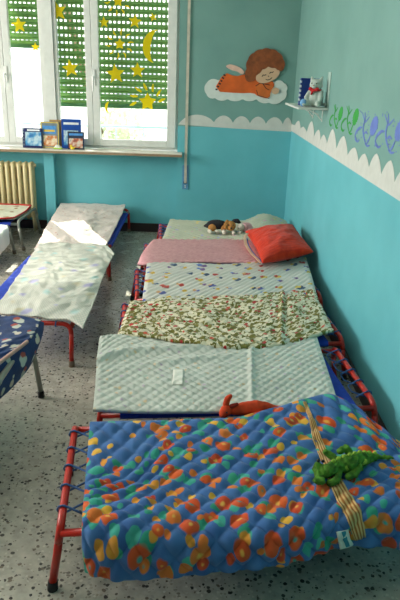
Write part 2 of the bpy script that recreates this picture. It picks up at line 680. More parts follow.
top.append(Vector((XR, prof[-1][0] - .1, 1.085)))
poly = top + [Vector((XR, prof[-1][0] - .1, 1.022)), Vector((XR, YP - .001, 1.022))]
wall_patch('cloud_border', poly, (-1, 0, 0), .0015, M['white_paint'], wall_right)

M['stencil_green'] = plain('stencil_green', (52, 160, 66), 0.8)
M['stencil_blue'] = plain('stencil_blue', (104, 126, 200), 0.8)


def stroke(bm, pts, w):
    """painted brush stroke on the right wall; pts in (y, z), w widths"""
    n = len(pts)
    L, R = [], []
    for i in range(n):
        a = Vector(pts[max(i - 1, 0)]); b = Vector(pts[min(i + 1, n - 1)])
        t = (b - a).normalized()
        nn = Vector((-t.y, t.x))
        p = Vector(pts[i])
        L.append(p + nn * w[i]); R.append(p - nn * w[i])
    poly = [Vector((XR, q.x, q.y)) for q in L + R[::-1]]
    prism(bm, poly, (-1, 0, 0), .0016)


def smooth_path(cp, n=14):
    out = []
    k = len(cp)
    for i in range(k - 1):
        p0, p1, p2, p3 = [Vector(cp[max(0, min(k - 1, j))]) for j in (i - 1, i, i + 1, i + 2)]
        m = n // (k - 1) + 1
        for s in range(m):
            t = s / m
            out.append(0.5 * ((2 * p1) + (p2 - p0) * t + (2 * p0 - 5 * p1 + 4 * p2 - p3) * t * t + (3 * p1 - p0 - 3 * p2 + p3) * t ** 3))
    out.append(Vector(cp[-1]))
    return [(v.x, v.y) for v in out]


def stencil(ax, ay, bx_, by_, mat, label, dots=False):
    """leafy sprig motif painted between photo corners a (top left) and b (bottom right) on the right wall"""
    a, b = at(ax, ay, X=XR), at(bx_, by_, X=XR)
    y0, y1, z1 = a.y, b.y, a.z
    z0 = at(ax, by_, X=XR).z * .35 + b.z * .65
    W, H = y1 - y0, z0 - z1
    f = lambda u, v: (y0 + W * u, z1 + H * v)
    bm = bmesh.new()

    def st(cp, wa):
        p = smooth_path([f(*c) for c in cp])
        n = len(p)
        stroke(bm, p, [wa * (.35 + math.sin(PI * min(.97, max(.03, i / (n - 1))))) for i in range(n)])
    st([(.14, 1.0), (.02, .9), (.05, .72), (.20, .55), (.30, .52)], .0065)      # curled left stem
    st([(.02, .98), (.16, 1.02), (.24, .95)], .0042)
    st([(.36, .02), (.40, .22), (.36, .5), (.42, .75), (.58, 1.0)], .007)       # main stem
    st([(.24, .05), (.38, .26), (.44, .3), (.58, .12)], .0042)
    st([(.42, .72), (.50, .62), (.60, .66)], .0042)
    st([(.52, .98), (.64, 1.02), (.74, .98)], .0042)
    # pine-cone like leaf made of dashes
    rl = random.Random(int(ay + ax))
    leaf = []
    for i in range(36):
        an = 2 * PI * i / 36
        q = 1.0 if i % 2 else .82 + .1 * rl.random()
        c = f(.82 + .15 * q * math.cos(an) + .05 * math.sin(an), .36 - .33 * q * math.sin(an))
        leaf.append(Vector((XR, c[0], c[1])))
    prism(bm, leaf, (-1, 0, 0), .0012)
    st([(.72, .66), (.66, .85), (.58, .99)], .005)
    if dots:
        rnd = random.Random(int(ax))
        for i in range(26):
            u, v = rnd.uniform(0, 1.05), rnd.uniform(-.05, .95)
            c = f(u, v)
            pl = [Vector((XR, c[0] + .004 * math.cos(k * PI / 3), c[1] + .004 * math.sin(k * PI / 3))) for k in range(6)]
            prism(bm, pl, (-1, 0, 0), .0014)
    o = obj('sprig_stencil', bm, mat, wall_right)
    o['label'] = label


stencil(331.5, 103, 341.5, 128, M['stencil_green'], 'green sprig stencil nearest the shelf')
stencil(343.5, 104, 357, 134, M['stencil_green'], 'second green sprig stencil')
stencil(358, 110, 376, 146, M['stencil_blue'], 'blue sprig stencil beside the green ones', True)
stencil(379, 111, 403, 153, M['stencil_blue'], 'larger blue sprig stencil at right', True)

# ------------------------------------------------------------------ angel plaque
YA = YP - .004


def art(pts):
    return [at(200 + x / 4, 40 + y / 4, Y=YP - .0004) for x, y in pts]


def round_poly(pts, it=2):
    for _ in range(it):
        out = []
        n = len(pts)
        for i in range(n):
            a, b = Vector(pts[i]), Vector(pts[(i + 1) % n])
            out += [a * .75 + b * .25, a * .25 + b * .75]
        pts = [tuple(v) for v in out]
    return pts


M['angel_orange'] = plain('angel_orange', (214, 96, 30), .6, var=.18, scale=9)
M['angel_orange_dark'] = plain('angel_sleeve', (206, 104, 38), .6, var=.15, scale=12)
M['angel_hair'] = plain('angel_hair', (136, 72, 34), .7, var=.3, scale=25)
M['angel_skin'] = plain('angel_skin', (216, 178, 146), .6, var=.05)
M['angel_white'] = plain('angel_white', (214, 222, 216), .6, var=.05)
M['angel_wing'] = plain('angel_wing', (226, 188, 170), .6, var=.1)
M['ink'] = plain('dark_ink', (40, 26, 26), .7)
ac = at(262, 83, Y=YP)
root = empty('angel_plaque', ac, 0, 'painted wooden angel in orange robe lying on a white cloud, hung on far wall', 'wall decoration')


def plaque(name, pts, y0, depth, mat, it=2, raw=None):
    bm = bmesh.new()
    poly = raw if raw else art(round_poly(pts, it))
    prism(bm, [p + Vector((0, -y0, 0)) - ac for p in poly], (0, -1, 0), depth)
    return obj(name, bm, mat, root)


def scallop(pts, n=5, amp=5.0):
    """bumpy outline"""
    out = []
    k = len(pts)
    for i in range(k):
        a, b = Vector(pts[i]), Vector(pts[(i + 1) % k])
        t = (b - a); nn = Vector((t.y, -t.x)).normalized()
        for s in range(n):
            u = s / n
            out.append(tuple(a + t * u + nn * amp * math.sin(PI * u) ** .7))
    return out


plaque('cloud', scallop([(28, 170), (70, 160), (90, 185), (200, 170), (290, 180), (300, 168), (335, 172), (345, 205), (325, 245), (275, 250), (225, 236), (170, 236), (110, 236), (60, 232), (25, 215)], 6, 9), .000, .008, M['angel_white'], 1)
plaque('wing', [(102, 104), (118, 96), (145, 103), (168, 115), (180, 132), (165, 138), (150, 126), (128, 122), (110, 112)], .004, .006, M['angel_wing'], 2)
plaque('robe', [(97, 128), (140, 147), (185, 135), (215, 155), (250, 160), (290, 163), (298, 182), (284, 200), (276, 236), (232, 226), (214, 211), (160, 213), (52, 205)], .008, .005, M['angel_orange'], 1)
plaque('sleeve', [(220, 182), (240, 170), (276, 178), (296, 186), (282, 202), (278, 236), (228, 224)], .013, .003, M['angel_orange_dark'], 2)
hair = plaque('hair', scallop([(182, 158), (186, 115), (192, 78), (215, 52), (248, 38), (282, 37), (312, 50), (332, 78), (336, 108), (318, 126), (270, 110), (230, 145), (205, 166)], 4, 5), .013, .006, M['angel_hair'], 1)
plaque('face', [(220, 152), (232, 126), (252, 110), (274, 104), (300, 106), (320, 124), (312, 146), (288, 164), (256, 174), (230, 170)], .016, .0045, M['angel_skin'], 2)
# fringe over the forehead
plaque('fringe', scallop([(218, 140), (222, 112), (255, 92), (300, 92), (326, 112), (320, 122), (300, 112), (272, 106), (248, 118), (230, 138)], 3, 3), .019, .004, M['angel_hair'], 1)
plaque('hand', [(284, 200), (298, 188), (314, 194), (316, 210), (302, 218), (288, 214)], .014, .004, M['angel_skin'], 2)
bm = bmesh.new()


def ink(pts, w=2.2):
    P = [Vector(p) for p in pts]
    L, R = [], []
    for i in range(len(P)):
        t = (P[min(i + 1, len(P) - 1)] - P[max(i - 1, 0)]).normalized()
        nn = Vector((-t.y, t.x))
        L.append(tuple(P[i] + nn * w)); R.append(tuple(P[i] - nn * w))
    prism(bm, [p + Vector((0, -.0205, 0)) - ac for p in art(L + R[::-1])], (0, -1, 0), .001)


ink([(247, 146), (252, 140), (259, 141), (264, 138)], 1.8)
ink([(277, 134), (282, 129), (289, 130), (293, 126)], 1.8)
ink([(262, 157), (270, 160), (280, 157), (287, 150)], 1.6)
ink([(271, 143), (275, 147)], 1.4)
obj('face_drawing', bm, M['ink'], root)
bm = bmesh.new()


def ink2(pts, w, y):
    P = [Vector(p) for p in pts]
    L, R = [], []
    for i in range(len(P)):
        t = (P[min(i + 1, len(P) - 1)] - P[max(i - 1, 0)]).normalized()
        nn = Vector((-t.y, t.x))
        L.append(tuple(P[i] + nn * w)); R.append(tuple(P[i] - nn * w))
    prism(bm, [p + Vector((0, -y, 0)) - ac for p in art(L + R[::-1])], (0, -1, 0), .001)


for i in range(6):
    t = i / 5
    ink2([(62 + 32 * t, 196 - 58 * t), (70 + 32 * t, 199 - 56 * t)], 3.2, .0132)
obj('hem_stitching', bm, M['ink'], root)
bm = bmesh.new()
ink2([(222, 184), (240, 172), (278, 180)], 1.5, .0162)
ink2([(225, 200), (232, 222), (276, 234)], 1.2, .0162)
ink2([(252, 176), (262, 192), (276, 200)], 1.5, .0162)
obj('sleeve_outline', bm, M['ink'], root)

# ------------------------------------------------------------------ corner shelf with book and cat
root = empty('wall_shelf', (XR, 4.52, 1.305), 0, 'small white wall shelf on two brackets near the corner', 'shelf')
bm = bmesh.new(); box(bm, -.20, 0, -.34, .33, -.014, 0)
obj('board', bm, M['frame_white'], root, bevel=.003)
for yy in (-.16, .2):
    bm = bmesh.new()
    box(bm, -.004, 0, yy - .009, yy + .009, -.10, -.014)
    box(bm, -.13, 0, yy - .009, yy + .009, -.018, -.014)
    tube(bm, [(-.004, yy, -.09), (-.04, yy, -.05), (-.11, yy, -.018)], .004, 6)
    obj('bracket', bm, M['frame_white'], root)
bm = bmesh.new(); box(bm, -.006, 0, -.325, -.24, 0, .225)
obj('back_panel', bm, M['white_card'], root, bevel=.002)


def book(name, loc, rz, w, h, d, lean, mats, label, art_fn=None, group=None):
    """upright book; local x = width, front cover faces -y, origin at the base; lean tips the top back"""
    root = empty(name, loc, rz, label, 'book', group)
    root.rotation_euler = (-lean, 0, rz)
    bm = bmesh.new()
    box(bm, -w / 2, w / 2, -.0025, 0, 0, h)
    box(bm, -w / 2, w / 2, d - .0025, d, 0, h)
    box(bm, -w / 2, -w / 2 + .003, 0, d - .0025, 0, h)
    obj('cover', bm, mats[0], root)
    bm = bmesh.new(); box(bm, -w / 2 + .003, w / 2 - .004, .0003, d - .0028, .004, h - .004)
    obj('pages', bm, M['paper'], root)
    if art_fn: art_fn(root, w, h, d)
    return root


M['paper'] = plain('paper', (226, 218, 196), .85)


def patch(root, name, x0, x1, z0, z1, mat, y=-.0033, t=.0008):
    bm = bmesh.new(); box(bm, x0, x1, y, y + t, z0, z1)
    return obj(name, bm, mat, root)


def pic(name, cols, scale):
    k = N(name)
    nz = k.noise(k.objc(), scale, 2).outputs[0]
    st = [(.28 + .44 * i / max(1, len(cols) - 1), lin(c)) for i, c in enumerate(cols)]
    k.base(k.ramp(nz, st))
    k.rough(.4)
    return k.m


M['bk_blue'] = plain('book_blue', (40, 74, 150), .35)
M['bk_navy'] = plain('book_navy', (30, 40, 92), .35)
M['bk_grey'] = plain('book_greyblue', (116, 132, 140), .4)
M['bk_beige'] = plain('book_beige', (172, 140, 92), .5)
M['bk_deep'] = plain('book_deep_blue', (26, 74, 158), .3)
M['bk_dark'] = plain('book_dark', (40, 52, 74), .35)
M['title_white'] = plain('title_white', (226, 230, 232), .5)
M['title_yellow'] = plain('title_yellow', (214, 186, 70), .5)
M['pic_sea'] = pic('picture_sea', [(30, 60, 140), (70, 150, 200), (196, 220, 226), (60, 110, 180)], 13)
M['pic_duck'] = pic('picture_duck', [(150, 170, 150), (206, 116, 40), (236, 220, 190), (120, 150, 90)], 16)
M['pic_sky'] = pic('picture_sky', [(52, 110, 190), (80, 150, 214), (60, 128, 200)], 20)
M['pic_farm'] = pic('picture_farm', [(40, 90, 80), (190, 90, 60), (220, 210, 190), (50, 70, 120)], 18)


def shelf_book_art(root, w, h, d):
    bm = bmesh.new()
    for i in range(5):
        box(bm, -w / 2 - .0008, -w / 2, .002, d - .002, .03 + i * .03, .045 + i * .03)
        box(bm, -w / 2, -w / 2 + .007, -.0032, -.0025, .03 + i * .03, .045 + i * .03)
    obj('spine_marks', bm, M['title_white'], root)


M['shelf_book'] = plain('shelf_book_blue', (28, 56, 140), .4)
book('picture_book', (at(303, 104, Z=1.306).x + .005, 4.50, 1.3055), .12, .135, .180, .02, -.08, (M['shelf_book'],), 'blue book standing on the wall shelf behind the white cat', shelf_book_art)

M['cat_white'] = plain('cat_plush', (182, 196, 188), .95, var=.12, scale=30)
M['cat_pink'] = plain('cat_nose', (196, 140, 120), .9)
M['red_felt'] = plain('red_felt', (190, 34, 36), .9)
M['blue_felt'] = plain('blue_felt', (110, 160, 206), .9)
cx, cy, cz = .772, 4.27, 1.306
root = empty('plush_cat', (cx, cy, cz), .0, 'white plush cat with red bow sitting on the wall shelf', 'plush toy')
root.rotation_euler = (0, 0, -.55)
blob('body', [('e', (0, 0, .055), (.052, .048, .058)), ('e', (0, -.005, .085), (.036, .034, .04)),
              ('e', (0, -.012, .142), (.044, .040, .038)), ('e', (0, -.044, .132), (.020, .016, .015)),
              ('c', [((-.03, -.01, .17), .014), ((-.038, -.008, .192), .005)]), ('c', [((.03, -.01, .17), .014), ((.038, -.008, .192), .005)]),
              ('c', [((-.04, -.01, .095), .017), ((-.052, -.04, .06), .015)]), ('c', [((.04, -.01, .095), .017), ((.05, -.04, .055), .015)]),
              ('c', [((-.03, -.02, .024), .022), ((-.05, -.075, .02), .018)]), ('c', [((.03, -.02, .024), .022), ((.05, -.075, .02), .018)]),
              ('c', [((.02, .045, .02), .013), ((.06, .03, .018), .010), ((.075, -.005, .018), .008)])],
     M['cat_white'], root, .0045, 3)
for xx in (-.017, .017):
    bm = bmesh.new(); ellipsoid(bm, (xx, -.048, .150), (.0045, .003, .006), sub=2); obj('eye', bm, M['dark'], root, True)
bm = bmesh.new(); ellipsoid(bm, (0, -.060, .138), (.006, .004, .004), sub=2); obj('nose', bm, M['cat_pink'], root, True)
blob('bow', [('c', [((0, -.046, .106), .007), ((-.024, -.046, .116), .013)]), ('c', [((0, -.046, .106), .007), ((.024, -.046, .114), .013)]), ('c', [((-.006, -.046, .104), .007), ((-.014, -.05, .082), .007)]), ('e', (0, -.05, .107), (.009, .008, .009))], M['red_felt'], root, .004, 2)
bm = bmesh.new(); tube(bm, [(.036 * math.cos(a), -.006 + .036 * math.sin(a), .108) for a in [2 * PI * i / 20 for i in range(21)]], .006, 8)
obj('collar', bm, M['red_felt'], root, True)
blob('blue_pad', [('e', (-.055, -.08, .028), (.022, .012, .026), (0, .3, 0))], M['blue_felt'], root, .004, 2)

# ------------------------------------------------------------------ books and toys on the sill
zS = Z_SILL + .001


def sill_book(pxl, pxr, pyt, y, lean, mat, label, fn, d=.012, rz=0.0):
    a, b = at(pxl, 148, Y=y), at(pxr, 148, Y=y)
    h = at((pxl + pxr) / 2, pyt, Y=y).z - zS
    return book('picture_book', ((a.x + b.x) / 2, y, zS), rz, b.x - a.x, h / math.cos(lean), d, lean, (mat,), label, fn, 'picture books on the window sill')


def art1(r, w, h, d):
    patch(r, 'cover_picture', -w / 2 + .026, w / 2 - .006, .02, h - .035, M['pic_sea'])
    patch(r, 'cover_title', -w / 2 + .045, w / 2 - .02, h - .026, h - .012, M['title_white'])
    bm = bmesh.new()
    for i in range(6): box(bm, -w / 2 + .006, -w / 2 + .016, -.0033, -.0025, .02 + i * .028, .036 + i * .028)
    obj('spine_pattern', bm, M['bk_grey'], r)


def art2(r, w, h, d):
    patch(r, 'cover_border', -w / 2 + .004, w / 2 - .004, .004, h - .004, M['title_yellow'], -.0031)
    patch(r, 'cover_ground', -w / 2 + .012, w / 2 - .012, .012, h - .012, M['bk_grey'], -.0036)
    patch(r, 'cover_sky', -w / 2 + .02, w / 2 - .03, h * .55, h * .85, M['pic_sky'], -.0042)
    patch(r, 'cover_title', -w / 2 + .03, w / 2 - .04, h * .62, h * .70, M['title_yellow'], -.0048)
    patch(r, 'cover_picture', -w / 2 + .025, w / 2 - .02, .02, h * .48, M['pic_duck'], -.0042)


def art4(r, w, h, d):
    patch(r, 'cover_title', -w / 2 + .02, w / 2 - .02, h - .05, h - .03, M['title_white'])
    patch(r, 'cover_picture', -w / 2 + .02, w / 2 - .025, .03, h * .62, M['pic_sea'])


def art5(r, w, h, d):
    patch(r, 'cover_title', -w / 2 + .012, w / 2 - .012, h - .035, h - .015, M['pic_sky'])
    patch(r, 'cover_picture', -w / 2 + .012, w / 2 - .012, .012, h * .62, M['pic_farm'])


sill_book(23, 42.3, 128.3, 5.735, .12, M['bk_navy'], 'wide blue picture book with sea picture, leftmost on the sill', art1)
sill_book(41, 59.5, 122, 5.755, .12, M['bk_grey'], 'grey-blue picture book with yellow border and orange bird on sill', art2)
sill_book(50.5, 62, 120, 5.795, .06, M['bk_beige'], 'beige book half hidden behind the yellow bordered book on the sill', None)
sill_book(62, 81.3, 119.3, 5.770, .10, M['bk_deep'], 'tall deep blue picture book on sill, second from right', art4)
sill_book(67.8, 84, 132, 5.722, .16, M['bk_dark'], 'small dark picture book leaning on the tall blue one, rightmost on sill', art5)
M['lime'] = plain('lime_plastic', (170, 214, 60), .5)
M['toy_white'] = plain('toy_white', (238, 240, 226), .6, var=.04)
M['toy_yellow'] = plain('toy_yellow', (240, 214, 60), .5)
c = at(58, 148, Y=5.70)
root = empty('toy_car', (c.x, 5.70, zS), 0, 'small white and lime toy car on the sill before the bordered book', 'toy')
blob('body', [('e', (0, 0, .016), (.040, .018, .012)), ('e', (-.002, 0, .026), (.026, .016, .013))], M['toy_white'], root, .003, 2)
bm = bmesh.new(); box(bm, -.040, .040, -.019, .019, .004, .012); obj('base', bm, M['lime'], root, bevel=.003)
for xx in (-.022, .022):
    bm = bmesh.new(); tube(bm, [(xx, -.0205, .008), (xx, .0205, .008)], .008, 12); obj('wheel', bm, M['lime'], root)
c = at(72.5, 148.5, Y=5.69)
root = empty('toy_duck', (c.x, 5.69, zS), 0, 'tiny yellow toy duck on the sill before the small dark book', 'toy')
blob('body', [('e', (0, 0, .014), (.020, .014, .014)), ('e', (-.010, 0, .034), (.011, .011, .011)), ('c', [((.012, 0, .016), .008), ((.026, 0, .024), .004)])], M['toy_yellow'], root, .003, 2)
blob('beak', [('e', (-.022, -.003, .032), (.006, .005, .003))], M['angel_orange'], root, .0018, 1)

# ------------------------------------------------------------------ radiator
rx1 = at(35, 190, Y=5.75).x
ztop = at(30, 162, Y=5.75).z
root = empty('radiator', (rx1, 5.785, 0), 0, 'cream cast iron column radiator under the left window', 'radiator')
pitch = .056
for i in range(13):
    x = -.028 - i * pitch
    bm = bmesh.new()
    for yy in (-.035, .035):
        tube(bm, [(x, yy * .5, ztop - .012), (x, yy, ztop - .04), (x, yy, .16), (x, yy * .5, .125)], [.017, .019, .019, .017], 10)
    for zz in (ztop - .035, .15):
        tube(bm, [(x - .0285, 0, zz), (x + .0285, 0, zz)], .025, 12)
    if i in (0, 12):
        for yy in (-.03, .03): tube(bm, [(x, yy, .16), (x, yy, 0.0)], [.016, .012], 8)
    obj('column', bm, M['cream_metal'], root, True)
bm = bmesh.new(); tube(bm, [(-.002, 0, ztop - .035), (.014, 0, ztop - .035)], .016, 8); obj('end_plug', bm, M['cream_metal'], root)


# ------------------------------------------------------------------ nap cots
def make_cot(name, L, W, H, metal, canvas, foot, cord=True, gap=.12, rad=.0125, sleeve=True):
    root = empty(name, (0, 0, 0))
    hx, hy, zr = L / 2, W / 2, H - rad
    splay, rb = .035, .055
    for s in (-1, 1):
        # end rail: straight middle with rounded shoulders that turn down into the legs
        bm = bmesh.new()
        a = Vector((s * hx, -hy, zr)); b = Vector((s * hx, hy, zr))
        fa, fb = Vector((s * (hx + splay), -hy, 0)), Vector((s * (hx + splay), hy, 0))
        pts = [a + (fa - a).normalized() * rb] + arc(fa, a, b, rb)[1:] + arc(a, b, fb, rb)
        tube(bm, pts, rad, 12)
        obj('end_rail', bm, metal, root, True)
        for c, f in ((a, fa), (b, fb)):
            d = (f - c).normalized()
            bm = bmesh.new()
            tube(bm, [c + d * rb * .98, c + d * (rb + .05), f + Vector((0, 0, .018))], rad, 12)
            leg = obj('leg', bm, metal, root, True)
            bm = bmesh.new()
            tube(bm, [f + Vector((-s * .003, 0, .034)), f + Vector((0, 0, .002)), f], [rad * 1.22, rad * 1.3, rad * 1.1], 12)
            obj('rubber_foot', bm, foot, leg, True)
        if cord:
            bm = bmesh.new()
            n = 5
            pl = []
            ce = s * (hx - gap + .012)
            for i in range(n):
                y0 = -hy + .075 + (W - .15) * i / (n - 1)
                st = (W - .15) / (n - 1)
                r2 = rad + .005
                pl += [(ce, y0 - st * .25, zr + .004), (s * (hx - .02), y0 - st * .04, zr + r2 * .7)]
                for q in range(7):
                    an = PI * .75 - q * PI * 1.5 / 6
                    pl.append((s * (hx + math.cos(an) * r2), y0 + q * .0015, zr + math.sin(an) * r2))
                pl += [(s * (hx - .02), y0 + .012, zr - r2 * .6), (ce, y0 + st * .3, zr)]
            tube(bm, pl, .0036, 6)
            obj('lacing', bm, M['cord'], root, True)
    for s in (-1, 1):
        bm = bmesh.new()
        tube(bm, [(-hx, s * (hy - .004), zr - .024), (hx, s * (hy - .004), zr - .024)], rad * .95, 12)
        obj('side_rail', bm, metal, root, True)
    # canvas: wraps both side rails, sags a little
    bm = bmesh.new()
    nx, prof = 14, []
    rs = rad + .004
    zc = zr - .024
    for q in range(7):
        an = -PI * .9 + q * (PI * 1.4) / 6
        prof.append((-(hy - .004) - rs * math.cos(an + PI * .5 - PI * .5) * 1.0, zc + rs * math.sin(an + PI)))
    prof = [(-(hy - .004) + rs * math.cos(t), zc + rs * math.sin(t)) for t in [math.radians(a) for a in (350, 310, 270, 225, 180, 135, 95)]]
    mid = [(-hy + W * t, zc + rs - .006 * math.sin(PI * t)) for t in (.08, .2, .35, .5, .65, .8, .92)]
    full = prof + mid + [(-y, z) for y, z in prof[::-1]]
    rows = []
    for i in range(nx + 1):
        x = (-hx + gap) + (L - 2 * gap) * i / nx
        rows.append([bm.verts.new((x, y, z)) for y, z in full])
    for r1, r2 in zip(rows, rows[1:]):
        for k in range(len(full) - 1):
            bm.faces.new((r1[k], r1[k + 1], r2[k + 1], r2[k]))
    o = obj('canvas', bm, canvas, root, True)
    return root


def copy_tree(o, parent=None):
    c = o.copy()
    COL.objects.link(c)
    c.parent = parent
    for ch in list(o.children):
        copy_tree(ch, c)
    return c


def place(o, x, y, rz, label, group):
    o.location = (x, y, 0)
    o.rotation_euler = (0, 0, rz)
    tag(o, label, 'cot', group)
    return o


CL, CW, CH = 1.125, .56, .247
proto = make_cot('nap_cot', CL, CW, CH, M['red_metal'], M['blue_canvas'], M['rubber'], gap=.075)
row = [(-.375, 1.42, 6.5, 'red framed nap cot nearest the camera, under the blue orange-print quilt'),
       (-.358, 2.075, 6.0, 'red framed nap cot under the pale quilt with white tag, second from front'),
       (-.352, 2.725, 5.6, 'red framed nap cot under the olive and cream patchwork quilt'),
       (-.345, 3.372, 5.6, 'red framed nap cot under the white quilt with small figures'),
       (-.345, 4.02, 5.0, 'red framed nap cot under the pink quilt'),
       (-.285, 4.69, 4.0, 'red framed nap cot under the pale floral quilt, against far wall')]
for i, (x, y, deg, lab) in enumerate(row):
    o = proto if i == 0 else copy_tree(proto)
    t = math.radians(deg)
    c, s = math.cos(t), math.sin(t)
    place(o, x + c * CL / 2 - s * CW / 2, y + s * CL / 2 + c * CW / 2, t, lab, 'red nap cots in the right hand row')
pa = make_cot('nap_cot', 1.36, .55, CH, M['red_metal'], M['blue_canvas'], M['worn_rubber'])
place(pa, -.925, 3.615, PI / 2, 'red framed nap cot under pale checked blanket, middle of the left row', 'red nap cots end to end on the left')
pb = copy_tree(pa)
place(pb, -.945, 5.10, PI / 2, 'red framed nap cot under the sunlit pinkish blanket by the far wall', 'red nap cots end to end on the left')
pg = make_cot('nap_cot', 1.2, .58, .265, M['grey_metal'], M['blue_canvas'], M['worn_rubber'], cord=False, gap=.06)
place(pg, -1.52 - .62, 5.36, 0, 'grey legged nap cot in front of the radiator', 'grey legged nap cots at left edge')
pc = copy_tree(pg)
place(pc, -1.57 - .615, 4.66, 0, 'grey legged nap cot under a white quilt at the left edge', 'grey legged nap cots at left edge')
pd = make_cot('nap_cot', 1.2, .74, .345, M['grey_metal'], M['navy_canvas'], M['rubber'], cord=False, gap=.06)
place(pd, -.765 - .6, 2.57 - .37, 0, 'grey legged nap cot under navy teddy blanket, nearest at left', 'grey legged nap cots at left edge')


# ------------------------------------------------------------------ quilts
def crom(p0, p1, p2, p3, t):
    return 0.5 * ((2 * p1) + (p2 - p0) * t + (2 * p0 - 5 * p1 + 4 * p2 - p3) * t * t + (3 * p1 - p0 - 3 * p2 + p3) * t ** 3)


def sample(lst, t):
    n = len(lst)
    x = min(max(t, 0), 1) * (n - 1)
    i = min(int(x), n - 2)
    return crom(lst[max(i - 1, 0)], lst[i], lst[i + 1], lst[min(i + 2, n - 1)], x - i)


def quilt(name, rows, mat, nu, nv, disp, thick=.012, parent=None, swap=False):
    """cloth through control rows (first row far, last near; left to right), puffed by disp(u, v, s, t)"""
    g = []
    for j in range(nv + 1):
        v = j / nv
        line = []
        for i in range(nu + 1):
            u = i / nu
            line.append(sample([sample(r, u) for r in rows], v))
        g.append(line)
    um = [0.0]
    mj = nv // 2
    for i in range(nu): um.append(um[-1] + (g[mj][i + 1] - g[mj][i]).length)
    vm = [0.0]
    mi = nu // 2
    for j in range(nv): vm.append(vm[-1] + (g[j + 1][mi] - g[j][mi]).length)
    bm = bmesh.new()
    uvl = bm.loops.layers.uv.new('UVMap')
    topv, botv, uvc = [], [], {}
    for j in range(nv + 1):
        tr, br = [], []
        for i in range(nu + 1):
            a = g[j][min(i + 1, nu)] - g[j][max(i - 1, 0)]
            b = g[min(j + 1, nv)][i] - g[max(j - 1, 0)][i]
            nn = b.cross(a)
            nn = nn.normalized() if nn.length > 1e-9 else Vector((0, 0, 1))
            e = min(i / nu, 1 - i / nu, j / nv, 1 - j / nv)
            edge = min(1, e * 30)
            h = disp(um[i], vm[j], i / nu, j / nv)
            hh = h * edge if not isinstance(h, tuple) else h[0] * edge + h[1]
            p = g[j][i] + nn * hh
            v1 = bm.verts.new(p)
            v2 = bm.verts.new(g[j][i] + nn * ((h[1] if isinstance(h, tuple) else 0) - thick))
            uvc[v1] = uvc[v2] = (um[i], vm[j])
            tr.append(v1); br.append(v2)
        topv.append(tr); botv.append(br)
    def face(vs):
        f = bm.faces.new(vs)
        f.smooth = True
        for lp in f.loops: lp[uvl].uv = uvc[lp.vert]
    for j in range(nv):
        for i in range(nu):
            face((topv[j][i], topv[j + 1][i], topv[j + 1][i + 1], topv[j][i + 1]))
            face((botv[j][i], botv[j][i + 1], botv[j + 1][i + 1], botv[j + 1][i]))
    for i in range(nu):
        face((topv[0][i], topv[0][i + 1], botv[0][i + 1], botv[0][i]))
        face((topv[nv][i + 1], topv[nv][i], botv[nv][i], botv[nv][i + 1]))
    for j in range(nv):
        face((topv[j + 1][0], topv[j][0], botv[j][0], botv[j + 1][0]))
        face((topv[j][nu], topv[j + 1][nu], botv[j + 1][nu], botv[j][nu]))
    me = bpy.data.meshes.new(name)
    bm.to_mesh(me)
    bm.free()
    return link(name, me, mat, parent), g


def diamond(u, v, s, asp=1.0):
    a, b = (u + v * asp) / s, (u - v * asp) / s
    return (abs(math.sin(PI * a)) * abs(math.sin(PI * b))) ** .5


def diag(u, v, s, slope=1.0):
    return abs(math.sin(PI * (u + v * slope) / s)) ** .6


def wr(u, v, f, seed=0.0):
    return mnoise.noise(Vector((u * f, v * f, seed)))


def row_(*pts, z=.272):
    out = []
    for p in pts:
        if len(p) == 3: out.append(at(p[0], p[1], Z=p[2]))
        else: out.append(at(p[0], p[1], Z=z))
    return out


# --- materials of the quilts
def c_blue(k):
    uv = warp(k, k.uv(), 16, .035)
    n = k.noise(k.uv(), 12, 2).outputs[0]
    base = k.ramp(n, [(.3, lin((58, 98, 156))), (.7, lin((78, 122, 178)))])
    b = motifs(k, base, shift(k, uv, .37, .11), 20, .40, [(60, 160, 142), (50, 146, 122), (70, 166, 150), (64, 160, 130)], .55, .9, .04)
    b = motifs(k, b, shift(k, uv, 1.3, .61), 19, .34, [(222, 172, 66), (214, 120, 56), (220, 150, 60)], .5, .9, .05)
    b = motifs(k, b, uv, 13.5, .37, [(214, 96, 48), (206, 84, 44), (216, 120, 56), (200, 78, 48)], .66, .9, .06)
    b = motifs(k, b, uv, 13.5, .12, [(226, 170, 76), (70, 150, 140), (220, 176, 84)], .5, .9, .08)
    return b


def c_pale(k):
    uv = warp(k, k.uv(), 20, .02)
    n = k.noise(k.uv(), 5, 3).outputs[0]
    base = k.ramp(n, [(.3, lin((188, 194, 185))), (.7, lin((205, 210, 201)))])
    return motifs(k, base, uv, 22, .20, [(206, 186, 150), (190, 176, 190), (170, 190, 176), (212, 190, 160)], .75, .9, .10)


def c_patch(k):
    uv0 = k.uv()
    uv = warp(k, uv0, 30, .014)
    ch = k.n('ShaderNodeTexChecker', Vector=uv, Scale=9.0)
    ch.inputs[1].default_value = lin((222, 214, 186)); ch.inputs[2].default_value = lin((120, 114, 54))
    nf = k.noise(uv0, 34, 3).outputs[0]
    n = k.noise(uv0, 10, 2).outputs[0]
    b = k.mix(k.math('GREATER_THAN', nf, .62), ch.outputs[0], lin((222, 214, 188)))
    b = k.mix(k.math('GREATER_THAN', n, .66), b, lin((118, 112, 52)))
    v = k.voro(uv, 9.0, .12, dims='2D')
    b = k.mix(k.math('MULTIPLY', k.math('LESS_THAN', v.outputs['Distance'], .17), .9), b, lin((232, 225, 204)))
    b = motifs(k, b, uv, 26, .24, [(112, 108, 46), (98, 100, 54), (90, 110, 70)], .35, .9, .06)
    b = motifs(k, b, shift(k, uv, .3, .2), 19, .24, [(188, 50, 46), (170, 44, 44), (204, 90, 70), (190, 60, 60)], .55, .9, .06)
    return b


